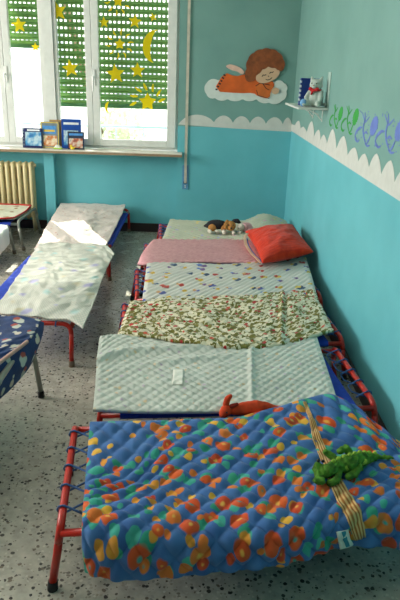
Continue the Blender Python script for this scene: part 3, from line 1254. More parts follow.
def c_white(k):
    uv = warp(k, k.uv(), 30, .03)
    n = k.noise(k.uv(), 6, 3).outputs[0]
    base = k.ramp(n, [(.3, lin((202, 200, 192))), (.7, lin((216, 213, 205)))])
    b = motifs(k, base, uv, 9.5, .26, [(84, 96, 160), (190, 70, 60), (216, 176, 60), (120, 90, 140), (70, 90, 120)], .9, .7, .05)
    b = motifs(k, b, shift(k, uv, .018, .016), 9.5, .18, [(220, 170, 120), (204, 80, 70), (90, 120, 190), (222, 190, 90)], .8, .7, .05)
    return b


def c_pink(k):
    n = k.noise(k.uv(), 30, 3).outputs[0]
    return k.ramp(n, [(.3, lin((218, 156, 162))), (.7, lin((234, 178, 182)))])


def c_floral(k):
    uv = warp(k, k.uv(), 25, .03)
    n = k.noise(k.uv(), 6, 3).outputs[0]
    base = k.ramp(n, [(.3, lin((180, 184, 162))), (.7, lin((198, 200, 178)))])
    return motifs(k, base, uv, 14, .26, [(206, 170, 180), (170, 170, 206), (226, 206, 130), (170, 196, 190)], .7, .8, .12)


def c_check(k):
    uv = k.uv()
    sep = k.n('ShaderNodeSeparateXYZ', Vector=uv)
    l1 = k.math('GREATER_THAN', k.math('SINE', k.math('MULTIPLY', k.math('ADD', sep.outputs[0], sep.outputs[1]), 380.0)), .55)
    l2 = k.math('GREATER_THAN', k.math('SINE', k.math('MULTIPLY', k.math('SUBTRACT', sep.outputs[0], sep.outputs[1]), 380.0)), .55)
    n = k.noise(uv, 7, 3).outputs[0]
    base = k.ramp(n, [(.3, lin((206, 203, 190))), (.7, lin((222, 219, 206)))])
    b = k.mix(k.math('MULTIPLY', k.math('MAXIMUM', l1, l2), .35), base, lin((140, 160, 160)))
    return motifs(k, b, warp(k, uv, 20, .05), 8, .30, [(176, 172, 206), (172, 200, 196), (204, 196, 170)], .8, .8, .2)


def c_pinkish(k):
    uv = warp(k, k.uv(), 30, .02)
    base = k.ramp(k.noise(k.uv(), 5, 3).outputs[0], [(.3, lin((214, 200, 192))), (.7, lin((228, 214, 206)))])
    return motifs(k, base, uv, 16, .16, [(190, 120, 120), (160, 160, 180), (200, 150, 130)], .7, .9, .1)


def c_radblanket(k):
    uv = warp(k, k.uv(), 20, .04)
    base = k.ramp(k.noise(k.uv(), 5, 3).outputs[0], [(.3, lin((206, 204, 180))), (.7, lin((222, 220, 198)))])
    return motifs(k, base, uv, 7, .26, [(150, 110, 60), (176, 150, 100), (180, 186, 150)], .6, .8, .08)


def c_plainwhite(k):
    return k.ramp(k.noise(k.uv(), 8, 3).outputs[0], [(.3, lin((222, 224, 224))), (.7, lin((236, 238, 238)))])


def c_navy(k):
    uv = warp(k, k.uv(), 30, .03)
    base = k.ramp(k.noise(k.uv(), 20, 3).outputs[0], [(.3, lin((32, 54, 98))), (.7, lin((42, 68, 118)))])
    b = motifs(k, base, uv, 11, .27, [(206, 206, 190), (196, 200, 190), (210, 200, 184)], .95, .6, .06)
    b = motifs(k, b, shift(k, uv, .014, .02), 11, .16, [(206, 206, 190), (180, 90, 80), (200, 204, 190)], .9, .6, .06)
    return b


def c_orange(k):
    uv = k.uv()
    sep = k.n('ShaderNodeSeparateXYZ', Vector=uv)
    l1 = k.math('GREATER_THAN', k.math('SINE', k.math('MULTIPLY', sep.outputs[1], 210.0)), .2)
    base = k.ramp(k.noise(uv, 30, 3).outputs[0], [(.3, lin((200, 42, 18))), (.7, lin((222, 60, 24)))])
    return k.mix(k.math('MULTIPLY', l1, .3), base, lin((176, 34, 22)))


def c_stripe(k):
    uv = k.uv()
    sep = k.n('ShaderNodeSeparateXYZ', Vector=uv)
    s = k.math('SINE', k.math('MULTIPLY', sep.outputs[0], 620.0))
    return k.ramp(k.math('ADD', k.math('MULTIPLY', s, .5), .5), [(.0, lin((150, 96, 50))), (.45, lin((190, 136, 74))), (.85, lin((214, 182, 126)))])


Q = {}
for nm, fn in (('blue', c_blue), ('pale', c_pale), ('patch', c_patch), ('white', c_white), ('pink', c_pink), ('floral', c_floral), ('check', c_check), ('pinkish', c_pinkish), ('radblanket', c_radblanket), ('plainwhite', c_plainwhite), ('navy', c_navy), ('orange', c_orange), ('stripe', c_stripe)):
    Q[nm] = cloth(nm + '_cloth', fn)
M['tag_white'] = plain('tag_white', (232, 232, 222), .8, var=.03)
M['tag_teal'] = plain('tag_teal', (60, 140, 160), .8)
M['beige_ribbon'] = plain('beige_ribbon', (206, 178, 150), .85)
M['blue_ribbon'] = plain('blue_ribbon', (70, 100, 170), .85)

# --- front blue quilt (cot 1)
far = row_((90, 421.5), (125, 421), (165, 420), (205, 418.5), (240, 416, .28), (275, 407, .30), (303, 399, .325), (331, 394.5, .345), (352, 405, .335), z=.275)
crease = row_((82, 520, .268), (125, 526, .270), (180, 529, .270), (225, 529, .270), (270, 527, .272), (312, 519, .276), (352, 508, .280), (400, 505, .280), (446, 506, .27))
mid1 = [a.lerp(b, .38) + Vector((0, 0, .002)) for a, b in zip(far, crease)]
mid1[0] = at(86, 470, Z=.270); mid1[1] = at(128, 470, Z=.268)
mid1[-1] = at(424, 462, Z=.285); mid1[-2] = at(388, 450, Z=.29); mid1[-3] = at(344, 444, Z=.288)
mid2 = [a.lerp(b, .5) - Vector((0, 0, .003)) for a, b in zip(mid1, crease)]
hem_px = [(85, 572), (122, 579.5), (180, 577), (225, 571), (270, 566), (310, 557), (345, 547), (400, 548), (446, 550)]
hem = []
for i, (x, y) in enumerate(hem_px):
    hem.append(at(x, y, Y=crease[i].y - .045))
mid3 = [c.lerp(h, .45) + Vector((0, -.022, .010)) for c, h in zip(crease, hem)]


def d_blue(u, v, s, t):
    return (.017 * diamond(u, v, .078) + .004 * wr(u, v, 14, 2), .006 * wr(u, v, 4.5, 5) + .004 * wr(u, v, 9, 1))


blue_q, gq = quilt('quilt', [far, mid1, mid2, crease, mid3, hem], Q['blue'], 220, 150, d_blue)
tag(blue_q, 'blue quilt with orange and green print on the nearest cot', 'quilt', 'quilts on the cots')
# striped seam band on it
from mathutils.bvhtree import BVHTree
def bvh_of(o):
    me = o.data
    return BVHTree.FromPolygons([v.co for v in me.vertices], [tuple(p.vertices) for p in me.polygons])
bvh_blue = bvh_of(blue_q)


def cast(px, py, bvh, off=.002):
    d = (fw + cam_r * ((px - 200) / FPX) - cam_u * ((py - 300) / FPX)).normalized()
    o = Vector((0, 0, CAMH))
    hit, n, i, dist = bvh.ray_cast(o, d)
    if hit is None: return None
    if n.dot(d) > 0: n = -n
    return hit + n * off


def ribbon_on(name, path, bvh, mat, parent, n=40, cols=5, off=.003, th=.002):
    """strip lying on a cloth; path = [(x_left, x_right, y)] seen from above"""
    rows = []
    for i in range(n + 1):
        t = i / n * (len(path) - 1)
        k = min(int(t), len(path) - 2)
        f = t - k
        a, b = path[k], path[k + 1]
        xl, xr, yy, dy = [a[q] * (1 - f) + b[q] * f for q in range(4)]
        line = []
        for c in range(cols + 1):
            p = cast(xl + (xr - xl) * c / cols, yy + dy * c / cols, bvh, off)
            line.append(p)
        if all(p is not None for p in line): rows.append(line)
    o, g = quilt(name, rows, mat, cols * 2, len(rows) * 2, lambda u, v, s, t: 0.0, th, parent)
    return o


ribbon_on('striped_band', [(303, 306, 402, 0), (309, 314.5, 420, 0), (313, 322, 441, -1), (324, 334, 470, -3), (335, 349, 497, -5), (346, 361.5, 517, -6), (355, 365.5, 540, -3)], bvh_blue, Q['stripe'], blue_q)
ribbon_on('care_label', [(336, 348, 532, -3), (340, 353, 548.5, -3.5)], bvh_blue, M['tag_white'], blue_q, 8, 3, .004)
ribbon_on('label_print', [(340.2, 343.5, 532, -1), (345, 348.4, 546, -1)], bvh_blue, M['tag_teal'], blue_q, 8, 2, .0065, .0008)['label'] = 'teal printed line on the white label'

# --- pale quilt (cot 2)
far = row_((100, 336, .285), (118, 334, .278), (150, 335), (190, 339), (225, 342), (260, 341), (290, 338), (317, 337))
near = row_((93, 409), (125, 410), (165, 411), (205, 411), (240, 410), (275, 408), (308, 405), (338, 402))
m1 = [a.lerp(b, .3) for a, b in zip(far, near)]; m2 = [a.lerp(b, .68) for a, b in zip(far, near)]
m1[0] = at(97, 357, Z=.285); m1[1].z += .008


def d_pale(u, v, s, t):
    d = (u - .25 - .42 * v)
    fold = .016 * math.exp(-((v - .05 - .30 * max(0, .62 - u)) / .03) ** 2) * (1 if u < .62 else math.exp(-((u - .62) / .05) ** 2))
    fold2 = .013 * math.exp(-((v - .22 + .35 * (u - .45)) / .025) ** 2) * math.exp(-((u - .42) / .2) ** 2)
    fold3 = .010 * math.exp(-((u - .72 + .1 * v) / .012) ** 2)
    return (.0075 * diamond(u, v, .050) + .002 * wr(u, v, 16, 4), fold + fold2 + fold3 + .006 * wr(u, v, 4, 8))


pale_q, _ = quilt('quilt', [far, m1, m2, near], Q['pale'], 200, 110, d_pale)
tag(pale_q, 'pale whitish green quilt with white paper tag, behind the blue quilt', 'quilt', 'quilts on the cots')
bv = bvh_of(pale_q)
ribbon_on('paper_tag', [(173.5, 184, 370, 0), (172, 183, 385, 0)], bv, M['tag_white'], pale_q, 6, 3, .004)

# --- patchwork (cot 3)
far = row_((130, 301), (165, 297.5), (215, 296), (250, 295), (285, 292), (314, 290))
near = row_((117, 336), (150, 337, .285), (190, 343, .29), (228, 348, .285), (275, 345, .285), (334, 331, .28))
m1 = [a.lerp(b, .35) for a, b in zip(far, near)]; m2 = [a.lerp(b, .7) for a, b in zip(far, near)]


def d_patch(u, v, s, t):
    fold = .012 * math.exp(-((u - .83 - .05 * t) / .012) ** 2) - .010 * math.exp(-((u - .86 - .05 * t) / .010) ** 2)
    return (.011 * diamond(u, v, .06) + .005 * wr(u, v, 15, 3), .014 * wr(u, v, 6, 12) + .007 * wr(u * .6, v, 14, 7) + fold)


o, _ = quilt('quilt', [far, m1, m2, near], Q['patch'], 140, 70, d_patch)
tag(o, 'olive and cream patchwork print quilt with red spots', 'quilt', 'quilts on the cots')
# --- white with figures (cot 4)
far = row_((147, 262), (180, 263), (215, 264), (250, 263), (280, 260), (306, 257))
near = row_((142, 302), (180, 301), (215, 300), (250, 298.5), (285, 296), (317, 295))
m1 = [a.lerp(b, .5) for a, b in zip(far, near)]


def d_white(u, v, s, t):
    return (.009 * diag(u, v, .05, .8) + .002 * wr(u, v, 15, 3), .006 * wr(u, v, 5, 22))


o, _ = quilt('quilt', [far, m1, near], Q['white'], 160, 80, d_white)
tag(o, 'white quilt printed with small coloured figures', 'quilt', 'quilts on the cots')
# --- pink (cot 5): left end flops over the end rail
far = row_((157.5, 239.5), (185, 240), (215, 240), (245, 238), (272, 237))
near = row_((147, 263.5), (180, 262), (205, 261.5, .274), (235, 262), (266, 262))
edge_far = at(152, 243, Z=.245); edge_near = at(137.5, 264.5, Z=.235)
far = [edge_far] + far; near = [edge_near] + near
m1 = [a.lerp(b, .5) for a, b in zip(far, near)]
m1[0] = at(142, 255, Z=.25)


def d_pink(u, v, s, t):
    return (.012 * diag(u, v, .046, .9), .007 * wr(u, v, 5, 31))


o, _ = quilt('quilt', [far, m1, near], Q['pink'], 150, 80, d_pink)
tag(o, 'pink ribbed quilt on the second cot from the far wall', 'quilt', 'quilts on the cots')
# --- pale floral (cot 6)
far = row_((170, 219), (195, 221), (222, 222), (243, 221, .29), (262, 214, .32), (276, 217, .31), (286, 221, .28))
near = row_((162, 240), (190, 240.5), (220, 240.5), (245, 240, .28), (266, 239, .29), (282, 238, .29), (296, 238, .28))
m1 = [a.lerp(b, .45) for a, b in zip(far, near)]
m1[4].z += .02; m1[3].z += .01


def d_floral(u, v, s, t):
    return (.010 * diamond(u, v, .06) + .003 * wr(u, v, 15, 3), .007 * wr(u, v, 6, 41))


o, _ = quilt('quilt', [far, m1, near], Q['floral'], 120, 60, d_floral)
tag(o, 'pale floral quilt on the cot nearest the far wall', 'quilt', 'quilts on the cots')

# --- left row
far = row_((61, 203), (78, 203), (95, 203.5), (111, 204.5), (125.5, 205))
near = row_((34, 250), (54, 250), (72, 250), (89, 250), (102.5, 251))
m1 = row_((49, 222, .28), (68, 222, .30), (82, 224, .315), (98, 224, .29), (117, 224))
m2 = [a.lerp(b, .6) for a, b in zip(m1, near)]


def d_soft(seed, amp, f):
    def d(u, v, s, t):
        return (.002 * wr(u, v, 30, seed), amp * wr(u, v, f, seed) + amp * .5 * wr(u, v, f * 2.2, seed + 3))
    return d


o, _ = quilt('quilt', [far, m1, m2, near], Q['pinkish'], 90, 90, d_soft(51, .012, 7))
tag(o, 'pinkish white blanket, half sunlit, on the left cot by the far wall', 'quilt', 'quilts on the cots')
far = row_((39, 244, .29), (58, 242.5, .295), (76, 243, .295), (95, 244, .292), (106, 245.5, .288), (114.5, 253, .275))
near = row_((-12, 309), (10, 314), (32, 315.5), (52, 317.5), (68, 319.5), (83, 327, .268))
m1 = row_((22, 269, .27), (46, 270, .29), (64, 274, .30), (82, 274, .295), (96, 273, .29), (104, 274, .275))
m2 = row_((3, 297, .268), (26, 298, .28), (48, 300, .30), (66, 302, .292), (80, 302, .285), (94, 302, .272))
o, _ = quilt('quilt', [far, m1, m2, near], Q['check'], 100, 110, d_soft(61, .013, 8))
tag(o, 'pale checked rumpled blanket on the middle cot of the left row', 'quilt', 'quilts on the cots')
# --- radiator cot blanket
zz = .278
far = [Vector((x, y, zz)) for x, y in ((-2.7, 5.62), (-2.2, 5.62), (-1.85, 5.62), (-1.68, 5.62), (-1.565, 5.60))]
near = [Vector((x, y, zz)) for x, y in ((-2.7, 5.02), (-2.2, 5.02), (-1.85, 5.03), (-1.70, 5.04), (-1.575, 5.09))]
m1 = [a.lerp(b, .5) for a, b in zip(far, near)]
m1[-1].x = -1.548
o, g = quilt('quilt', [far, m1, near], Q['radblanket'], 90, 50, d_soft(71, .009, 8))
tag(o, 'cream blanket with brown print and red piping, before the radiator', 'quilt', 'quilts on the cots')
bm = bmesh.new()
loop = [g[0][i] for i in range(0, 91, 3)] + [g[j][90] for j in range(3, 51, 3)] + [g[50][i] for i in range(87, -1, -3)]
tube(bm, [p + Vector((0, 0, .004)) for p in loop], .008, 6)
obj('piping', bm, M['red_felt'], o, True)['label'] = 'red piped edge'
# --- white quilt at left edge
zz = .29
r1 = [Vector((x, 4.80, z)) for x, z in ((-2.7, zz), (-2.2, zz), (-1.8, zz), (-1.63, zz), (-1.545, .28), (-1.525, .22), (-1.525, .14))]
r2 = [Vector((x, 4.40, z)) for x, z in ((-2.7, zz), (-2.2, zz), (-1.8, zz), (-1.62, zz), (-1.535, .28), (-1.510, .22), (-1.505, .14))]
r3 = [Vector((p.x, 4.375, p.z - .03)) for p in r2]
r1[5] = Vector((-1.52, 4.75, .22)); r1[6] = Vector((-1.515, 4.73, .15))
o, _ = quilt('quilt', [r1, [a.lerp(b, .5) for a, b in zip(r1, r2)], r2], Q['plainwhite'], 90, 50, d_soft(81, .006, 8))
tag(o, 'plain white quilt hanging over a cot end at the left edge', 'quilt', 'quilts on the cots')
# --- navy teddy blanket
zz = .385
far = [at(-60, 317, Z=zz), at(-30, 316.5, Z=zz), at(0, 316, Z=zz), at(20, 316.5, Z=zz), at(40.5, 319.5, Z=zz - .006)]
m1 = [at(-70, 345, Z=zz), at(-40, 345, Z=zz - .004), at(-12, 343, Z=zz - .01), at(10, 340, Z=zz - .005), at(31, 337, Z=zz - .012)]
m2 = [at(-100, 385, Z=zz), at(-75, 383, Z=zz), at(-45, 376, Z=zz), at(-22, 368, Z=zz - .005), at(0, 361.5, Z=zz - .012)]
near = [at(-170, 440, Z=zz), at(-150, 440, Z=zz), at(-120, 435, Z=zz), at(-90, 425, Z=zz), at(-62, 412, Z=zz - .02)]
o, g = quilt('quilt', [far, m1, m2, near], Q['navy'], 90, 90, d_soft(91, .008, 8))
tag(o, 'navy blanket printed with pale teddies, hanging over nearest left cot', 'quilt', 'quilts on the cots')
xr = [g[j][90] for j in range(0, 91)]
# hanging flap below the hem
top = [xr[int(q * 90)] + Vector((-.006, 0, -.012)) for q in (.02, .2, .4, .6, .8, 1)]
fl = []
for i, p in enumerate(top):
    dz = (.015, .07, .115, .135, .14, .14)[i]
    fl.append(p + Vector((-.006 + .004 * i, 0, -dz)))
flm = [a.lerp(b, .5) + Vector((.016, 0, 0)) for a, b in zip(top, fl)]
f, _ = quilt('flap', [top, flm, fl], Q['navy'], 50, 24, d_soft(95, .004, 9), .008, o)
bm = bmesh.new(); tube(bm, [p + Vector((.003, 0, -.004)) for p in xr[::3]], .008, 6)
M['hem_pink'] = plain('hem_pink', (196, 160, 150), .9)
hemp = [p + Vector((.002, 0, -.002)) for p in xr[36:75:2]]
bm.free(); bm = bmesh.new(); tube(bm, hemp, .009, 6)
obj('hem_band', bm, M['hem_pink'], o, True)['label'] = 'pinkish hem band'

# ------------------------------------------------------------------ orange-red pillow with ribbon
def pillow(name, corners, thick, mat, label, nu=70, nv=60):
    """stuffed cushion; corners: far-left, far-right, near-right, near-left (mid plane)"""
    fl, fr, nr, nl = corners
    bm = bmesh.new()
    uvl = bm.loops.layers.uv.new('UVMap')
    W = (fr - fl).length; D = (nl - fl).length
    nrm = (fr - fl).cross(fl - nl).normalized()
    layers = []
    uvc = {}
    for side in (1, -1):
        gr = []
        for j in range(nv + 1):
            ln = []
            for i in range(nu + 1):
                u, v = i / nu, j / nv
                # pinch the sides in a bit
                uu = u + (u - .5) * -.10 * math.sin(PI * v); vv = v + (v - .5) * -.10 * math.sin(PI * u)
                p = fl * (1 - uu) * (1 - vv) + fr * uu * (1 - vv) + nr * uu * vv + nl * (1 - uu) * vv
                h = (max(0, math.sin(PI * u)) ** .45) * (max(0, math.sin(PI * v)) ** .45)
                wv = .010 * wr(u * W, v * D, 9, 13) + .006 * wr(u * W * .5, v * D, 30, 17)
                p = p + nrm * side * (thick * h + (wv * min(1, h * 1.5) if side > 0 else 0) + .001)
                vt = bm.verts.new(p); uvc[vt] = (u * W, v * D); ln.append(vt)
            gr.append(ln)
        layers.append(gr)
        for j in range(nv):
            for i in range(nu):
                vs = (gr[j][i], gr[j + 1][i], gr[j + 1][i + 1], gr[j][i + 1])
                f = bm.faces.new(vs if side > 0 else vs[::-1]); f.smooth = True
                for lp in f.loops: lp[uvl].uv = uvc[lp.vert]
    bmesh.ops.remove_doubles(bm, verts=bm.verts[:], dist=.0025)
    me = bpy.data.meshes.new(name); bm.to_mesh(me); bm.free()
    o = link(name, me, mat)
    return tag(o, label, 'pillow')


pl = pillow('pillow', [at(245, 231.5, Z=.34), at(293, 225, Z=.36), at(314, 252, Z=.36), at(262, 263, Z=.34)], .09, Q['orange'], 'orange-red striped pillow at the wall end of the pink quilt')
bvp = bvh_of(pl)
# beige and blue ribbon trailing off its left edge onto the pink quilt
rp = [at(246, 233, Z=.372), at(243.5, 238, Z=.355), at(245, 245, Z=.315), at(250, 253, Z=.305), at(256, 259, Z=.302), at(259, 263, Z=.300)]
wv = Vector((.022, -.004, 0))
o, _ = quilt('ribbon', [[p, p + wv] for p in rp], M['beige_ribbon'], 4, 30, lambda u, v, s, t: 0.0, .002, pl)
o['label'] = 'beige ribbon'
o, _ = quilt('ribbon_edge', [[p + wv, p + wv + Vector((.009, 0, 0))] for p in rp[1:]], M['blue_ribbon'], 2, 30, lambda u, v, s, t: 0.0, .002, pl)
o['label'] = 'blue ribbon edge'

# ------------------------------------------------------------------ plush dogs
M['plush_black'] = plain('plush_black', (34, 34, 38), .95, var=.3, scale=80)
M['plush_tan'] = plain('plush_tan', (184, 130, 70), .95, var=.15, scale=60)
M['plush_white'] = plain('plush_white', (216, 208, 194), .95, var=.08, scale=60)
M['plush_pink'] = plain('plush_pink', (222, 174, 178), .95, var=.08, scale=60)
bx_, by_ = at(220, 236, Z=.29).x, 4.80
zq = .288
root = empty('plush_dog', (bx_, by_, zq), 0, 'black, tan and white plush beagle lying on the floral quilt', 'plush toy')
blob('body', [('e', (-.025, .0, .060), (.085, .040, .040)), ('c', [((-.09, 0, .05), .025), ((-.125, .02, .04), .008)])], M['plush_black'], root, .005, 3, .002)
blob('haunch', [('e', (-.062, -.032, .040), (.034, .020, .032)), ('e', (.03, -.028, .035), (.022, .016, .030))], M['plush_tan'], root, .005, 3)
blob('head', [('e', (.085, -.022, .058), (.046, .040, .042)), ('e', (.088, -.058, .046), (.022, .022, .018))], M['plush_tan'], root, .005, 3)
blob('paw', [('c', [((-.085, -.03, .014), .016), ((-.075, -.075, .015), .017)])], M['plush_white'], root, .005, 2)
blob('paw', [('c', [((.03, -.03, .016), .016), ((.035, -.09, .015), .018)])], M['plush_white'], root, .005, 2)
blob('paw', [('c', [((.11, -.03, .014), .014), ((.112, -.085, .014), .016)])], M['plush_white'], root, .005, 2)
blob('paw', [('c', [((-.03, -.035, .014), .014), ((-.02, -.06, .014), .015)])], M['plush_white'], root, .005, 2)
blob('ear', [('c', [((.112, -.01, .096), .016), ((.138, -.012, .098), .020), ((.160, -.015, .084), .012)])], M['plush_black'], root, .005, 2)
blob('ear', [('c', [((.058, -.02, .094), .014), ((.044, -.05, .072), .016), ((.046, -.058, .050), .012)])], M['plush_tan'], root, .005, 2)
bm = bmesh.new(); ellipsoid(bm, (.090, -.080, .052), (.010, .007, .007), sub=2); obj('nose', bm, M['dark'], root, True)
for xx in (.070, .104):
    bm = bmesh.new(); ellipsoid(bm, (xx, -.058, .072), (.005, .004, .006), sub=2); obj('eye', bm, M['dark'], root, True)
px_ = at(246, 237, Z=.29).x
root = empty('plush_dog', (px_, 4.81, zq), 0, 'small pink and white plush toy beside the beagle', 'plush toy')
blob('body', [('e', (.01, 0, .042), (.055, .035, .042)), ('c', [((.03, -.02, .025), .018), ((.06, -.06, .015), .014)])], M['plush_pink'], root, .005, 3)
blob('head', [('e', (-.038, -.03, .052), (.034, .030, .030)), ('e', (-.052, -.055, .045), (.016, .014, .012))], M['plush_white'], root, .005, 3)
blob('ear', [('c', [((-.02, -.02, .078), .010), ((.002, -.035, .066), .013), ((.008, -.04, .046), .010)])], M['plush_pink'], root, .005, 2)
blob('paw', [('c', [((-.03, -.03, .014), .013), ((-.045, -.075, .013), .014)])], M['plush_white'], root, .005, 2)
bm = bmesh.new(); ellipsoid(bm, (-.058, -.070, .050), (.006, .004, .004), sub=2); obj('nose', bm, M['dark'], root, True)

# ------------------------------------------------------------------ orange plush animal between the two front cots
M['plush_orange'] = plain('plush_orange', (206, 66, 26), .95, var=.22, scale=28)
M['plush_orange_dark'] = plain('plush_rust', (150, 40, 24), .95, var=.2, scale=40)
zt_ = .275
A = at(252, 411, Z=zt_)
root = empty('plush_fox', A, 0, 'orange-red plush animal with upright ear lying between the two nearest quilts', 'plush toy')


def L_(px, py, dz):
    """local point for the toy, on its vertical length plane"""
    p = at(px, py, Y=A.y)
    return Vector((p.x - A.x, dz, p.z - A.z))


blob('body', [('c', [(L_(234, 410, 0), .020), (L_(245, 408.5, 0), .028), (L_(256, 408, .0), .032), (L_(266, 409, .005), .026), (L_(276, 410.5, .01), .014), (L_(286, 409.5, .02), .006)]),
              ('c', [(L_(226, 409, -.01), .024), (L_(223, 412, -.015), .018)])], M['plush_orange'], root, .005, 3, .0015)
blob('ear', [('c', [(L_(226, 404, 0), .014), (L_(227.5, 399, 0), .013), (L_(230.5, 396, .0), .009)])], M['plush_orange'], root, .004, 2)
blob('tuft', [('c', [(L_(231, 405, -.01), .010), (L_(237, 402.5, -.012), .007)])], M['plush_orange_dark'], root, .004, 2)
blob('hind_leg', [('c', [(L_(262, 411, -.02), .018), (L_(256, 415, -.03), .012)])], M['plush_orange_dark'], root, .004, 2)
bm = bmesh.new(); ellipsoid(bm, L_(226.5, 408.0, -.033), (.004, .003, .004), sub=2); obj('eye', bm, M['dark'], root, True)

# ------------------------------------------------------------------ green plush dragon
M['plush_green'] = plain('plush_green', (74, 122, 34), .95, var=.5, scale=55)
M['plush_lime'] = plain('plush_lime', (158, 186, 66), .95, var=.15, scale=60)


def G(px, py, dz=0.0):
    p = cast(px, py, bvh_blue, 0.0)
    return p + Vector((0, 0, dz))


base = G(340, 470)
loc = lambda px, py, dz: G(px, py, dz) - base
root = empty('plush_crocodile', base, 0, 'green plush crocodile lying across the striped band of the blue quilt', 'plush toy')
blob('body', [('c', [(loc(321, 479, .022), .018), (loc(328, 477, .026), .022), (loc(337, 473, .028), .026), (loc(348, 471, .032), .030), (loc(358, 467, .030), .026), (loc(368, 463.5, .024), .018), (loc(379, 461, .016), .011), (loc(392, 460.5, .010), .005)]),
              ('c', [(loc(319, 478, .020), .018), (loc(317, 474, .028), .017)]), ('c', [(loc(319, 479, .016), .015), (loc(316, 485, .016), .012), (loc(322, 485, .014), .012)])],
     M['plush_green'], root, .005, 2, .007)
blob('leg', [('c', [(loc(336, 470, .035), .013), (loc(330, 465.5, .040), .013), (loc(325, 464, .045), .012)])], M['plush_green'], root, .0045, 2, .005)
blob('leg', [('c', [(loc(349, 464, .04), .014), (loc(344, 462, .055), .013), (loc(338, 465, .055), .011)])], M['plush_green'], root, .0045, 2, .005)
blob('leg', [('c', [(loc(338, 478, .022), .013), (loc(336, 484, .016), .013), (loc(330, 487, .014), .012)])], M['plush_green'], root, .0045, 2, .005)
blob('leg', [('c', [(loc(358, 473, .022), .015), (loc(354, 478, .016), .014), (loc(348, 480, .014), .012)])], M['plush_green'], root, .0045, 2, .005)
bm = bmesh.new()
chain = [loc(328, 477, .026), loc(337, 473, .028), loc(348, 471, .032), loc(358, 467, .030), loc(368, 463.5, .024), loc(379, 461, .016)]
rad_ = [Vector((q, 0, 0)) for q in (.022, .026, .030, .026, .018, .011)]
for i in range(9):
    t = i / 8
    c = sample(chain, .1 + .8 * t) + Vector((.0, .004, sample(rad_, .1 + .8 * t).x * .95))
    ellipsoid(bm, c, (.009, .006, .010 - .004 * t), (0, .4, .3), 2)
obj('back_ridge', bm, M['plush_lime'], root, True)
blob('belly_patch', [('c', [(loc(345, 475.5, .034), .015), (loc(356, 471.5, .032), .014), (loc(364, 468, .026), .010)])], M['plush_lime'], root, .0045, 2)
for q in ((317, 472.5), (321.5, 473)):
    bm = bmesh.new(); ellipsoid(bm, loc(q[0], q[1], .046), (.006, .005, .006), sub=2); obj('eye', bm, M['dark'], root, True)

# ------------------------------------------------------------------ outside
def facade_material():
    k = N('facade_plaster')
    p = k.pos()
    k.base(k.ramp(k.noise(p, .8, 4).outputs[0], [(.3, lin((232, 230, 226))), (.7, lin((248, 246, 242)))]))
    k.rough(.9)
    return k.m


M['facade'] = facade_material()
M['facade_window'] = plain('facade_window', (176, 178, 190), .4)
M['yard'] = plain('yard_paving', (214, 210, 200), .9, scale=2)
M['rail_green'] = plain('rail_green', (190, 214, 200), .5)
M['leaf'] = translucent('leaf_green', (206, 214, 180), .4)
root = empty('apartment_building', (-2.5, 15, -3.0), 0, 'pale sunlit apartment building seen through the windows', 'building')
bm = bmesh.new(); box(bm, -14, 12, 0, 6, 0, 9.5); obj('wall', bm, M['facade'], root)
for ix in range(-6, 6):
    for iz in range(3):
        bm = bmesh.new(); x = ix * 2.1 + .5; z = .9 + iz * 2.9
        box(bm, x, x + .95, -.03, 0, z, z + 1.5)
        w = obj('window', bm, M['facade_window'], root)
bm = bmesh.new(); box(bm, -22, 16, YN + .4, 22, -3.1, -3.0); struct('ground', bm, M['yard'])
bm = bmesh.new(); box(bm, -2.15, .6, YN + .12, 7.72, 2.62, 2.75); struct('sun_block_slab', bm, M['facade'])  # unseen slab, added to keep sun streaks through the shutter holes off the beds
root = empty('balcony_railing', (-.6, 6.7, .4), 0, 'thin green metal railing just outside the right window', 'railing')
bm = bmesh.new()
tube(bm, [(-1.3, 0, .53), (1.3, 0, .53)], .012, 8); obj('top_rail', bm, M['rail_green'], root, True)
bm = bmesh.new(); box(bm, -1.3, 1.3, -.06, .3, -.08, 0); obj('ledge', bm, M['facade'], root)
for i in range(9):
    bm = bmesh.new(); x = -1.2 + i * .3; tube(bm, [(x, 0, 0), (x, 0, .53)], .007, 6); obj('baluster', bm, M['rail_green'], root)
rnd = random.Random(3)
bm = bmesh.new()
bc = Vector((-1.25, 9.6, 0))
for i in range(2300):
    d = Vector((rnd.gauss(0, 1), rnd.gauss(0, 1), rnd.gauss(0, 1))).normalized() * rnd.uniform(.3, 1)
    p = Vector((d.x * .55, d.y * .5, .2 + d.z * 1.0)) if i < 900 else Vector((-1.35 + d.x * .40, d.y * .5, 4.15 + d.z * .5))  # second, upper clump is added out of view to block sun at the right pane
    a = Vector((rnd.gauss(0, 1), rnd.gauss(0, 1), rnd.gauss(0, 1))).normalized()
    b = a.orthogonal().normalized()
    s = rnd.uniform(.05, .09)
    vs = [bm.verts.new(p + a * s), bm.verts.new(p + b * s * .45), bm.verts.new(p - a * s), bm.verts.new(p - b * s * .45)]
    bm.faces.new(vs)
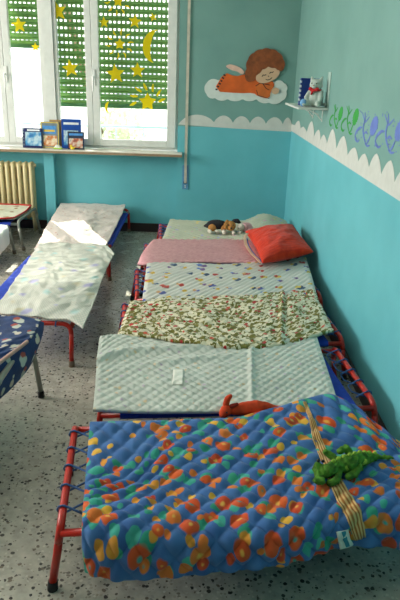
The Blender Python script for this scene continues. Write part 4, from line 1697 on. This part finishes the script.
root = empty('tree', bc + Vector((0, 0, -3)), 0, 'pale green leafy tree outside the right window', 'tree')
o = obj('foliage', bm, M['leaf'], root); o.location = (0, 0, 3)
bm = bmesh.new(); tube(bm, [(0, 0, 0), (.03, 0, 1.4), (-.2, .02, 3.2), (-.7, .02, 5.2), (-1.2, .02, 6.8)], [.09, .07, .06, .05, .03], 10)
obj('trunk', bm, plain('bark', (110, 92, 70), .9), root, True)

# ------------------------------------------------------------------ light
world = bpy.data.worlds.new('sky')
scene.world = world
world.use_nodes = True
wn = world.node_tree
bg = wn.nodes['Background']
sky = wn.nodes.new('ShaderNodeTexSky')
sky.sky_type = 'HOSEK_WILKIE'
sky.turbidity = 4.0
sky.ground_albedo = .5
sky.sun_direction = Vector((-.6, 1.07, .89)).normalized()
mixn = wn.nodes.new('ShaderNodeMix'); mixn.data_type = 'RGBA'
mixn.inputs[0].default_value = .8
wn.links.new(sky.outputs[0], mixn.inputs[6])
mixn.inputs[7].default_value = (1, 1.0, 1.0, 1)
wn.links.new(mixn.outputs[2], bg.inputs[0])
bg.inputs[1].default_value = 5.0


def lamp(name, typ, loc, direction, energy, color, size=None):
    d = bpy.data.lights.new(name, typ)
    d.energy = energy
    d.color = color
    if typ == 'AREA':
        d.shape = 'RECTANGLE'
        d.size, d.size_y = size
    if typ == 'SUN': d.angle = math.radians(.6)
    o = bpy.data.objects.new(name, d)
    COL.objects.link(o)
    o.location = loc
    o.rotation_euler = Vector(direction).to_track_quat('-Z', 'Y').to_euler()
    return o


lamp('sun', 'SUN', (0, 10, 10), (.60, -1.07, -.89), 13.0, (1.0, .93, .82))
lamp('window_light', 'AREA', (-4.45, 2.9, 1.7), (1, -.25, -.14), 300, (1.0, .96, .90), (3.6, 1.5))
lamp('ceiling_fill', 'AREA', (-1.4, 1.2, 2.85), (0, 0, -1), 8, (1.0, .96, .9), (1.2, .3))  # added fill light with no visible fixture, balances the interior

scene.view_settings.view_transform = 'Standard'
scene.view_settings.look = 'None'
scene.view_settings.exposure = 0.0
scene.view_settings.gamma = 1.0
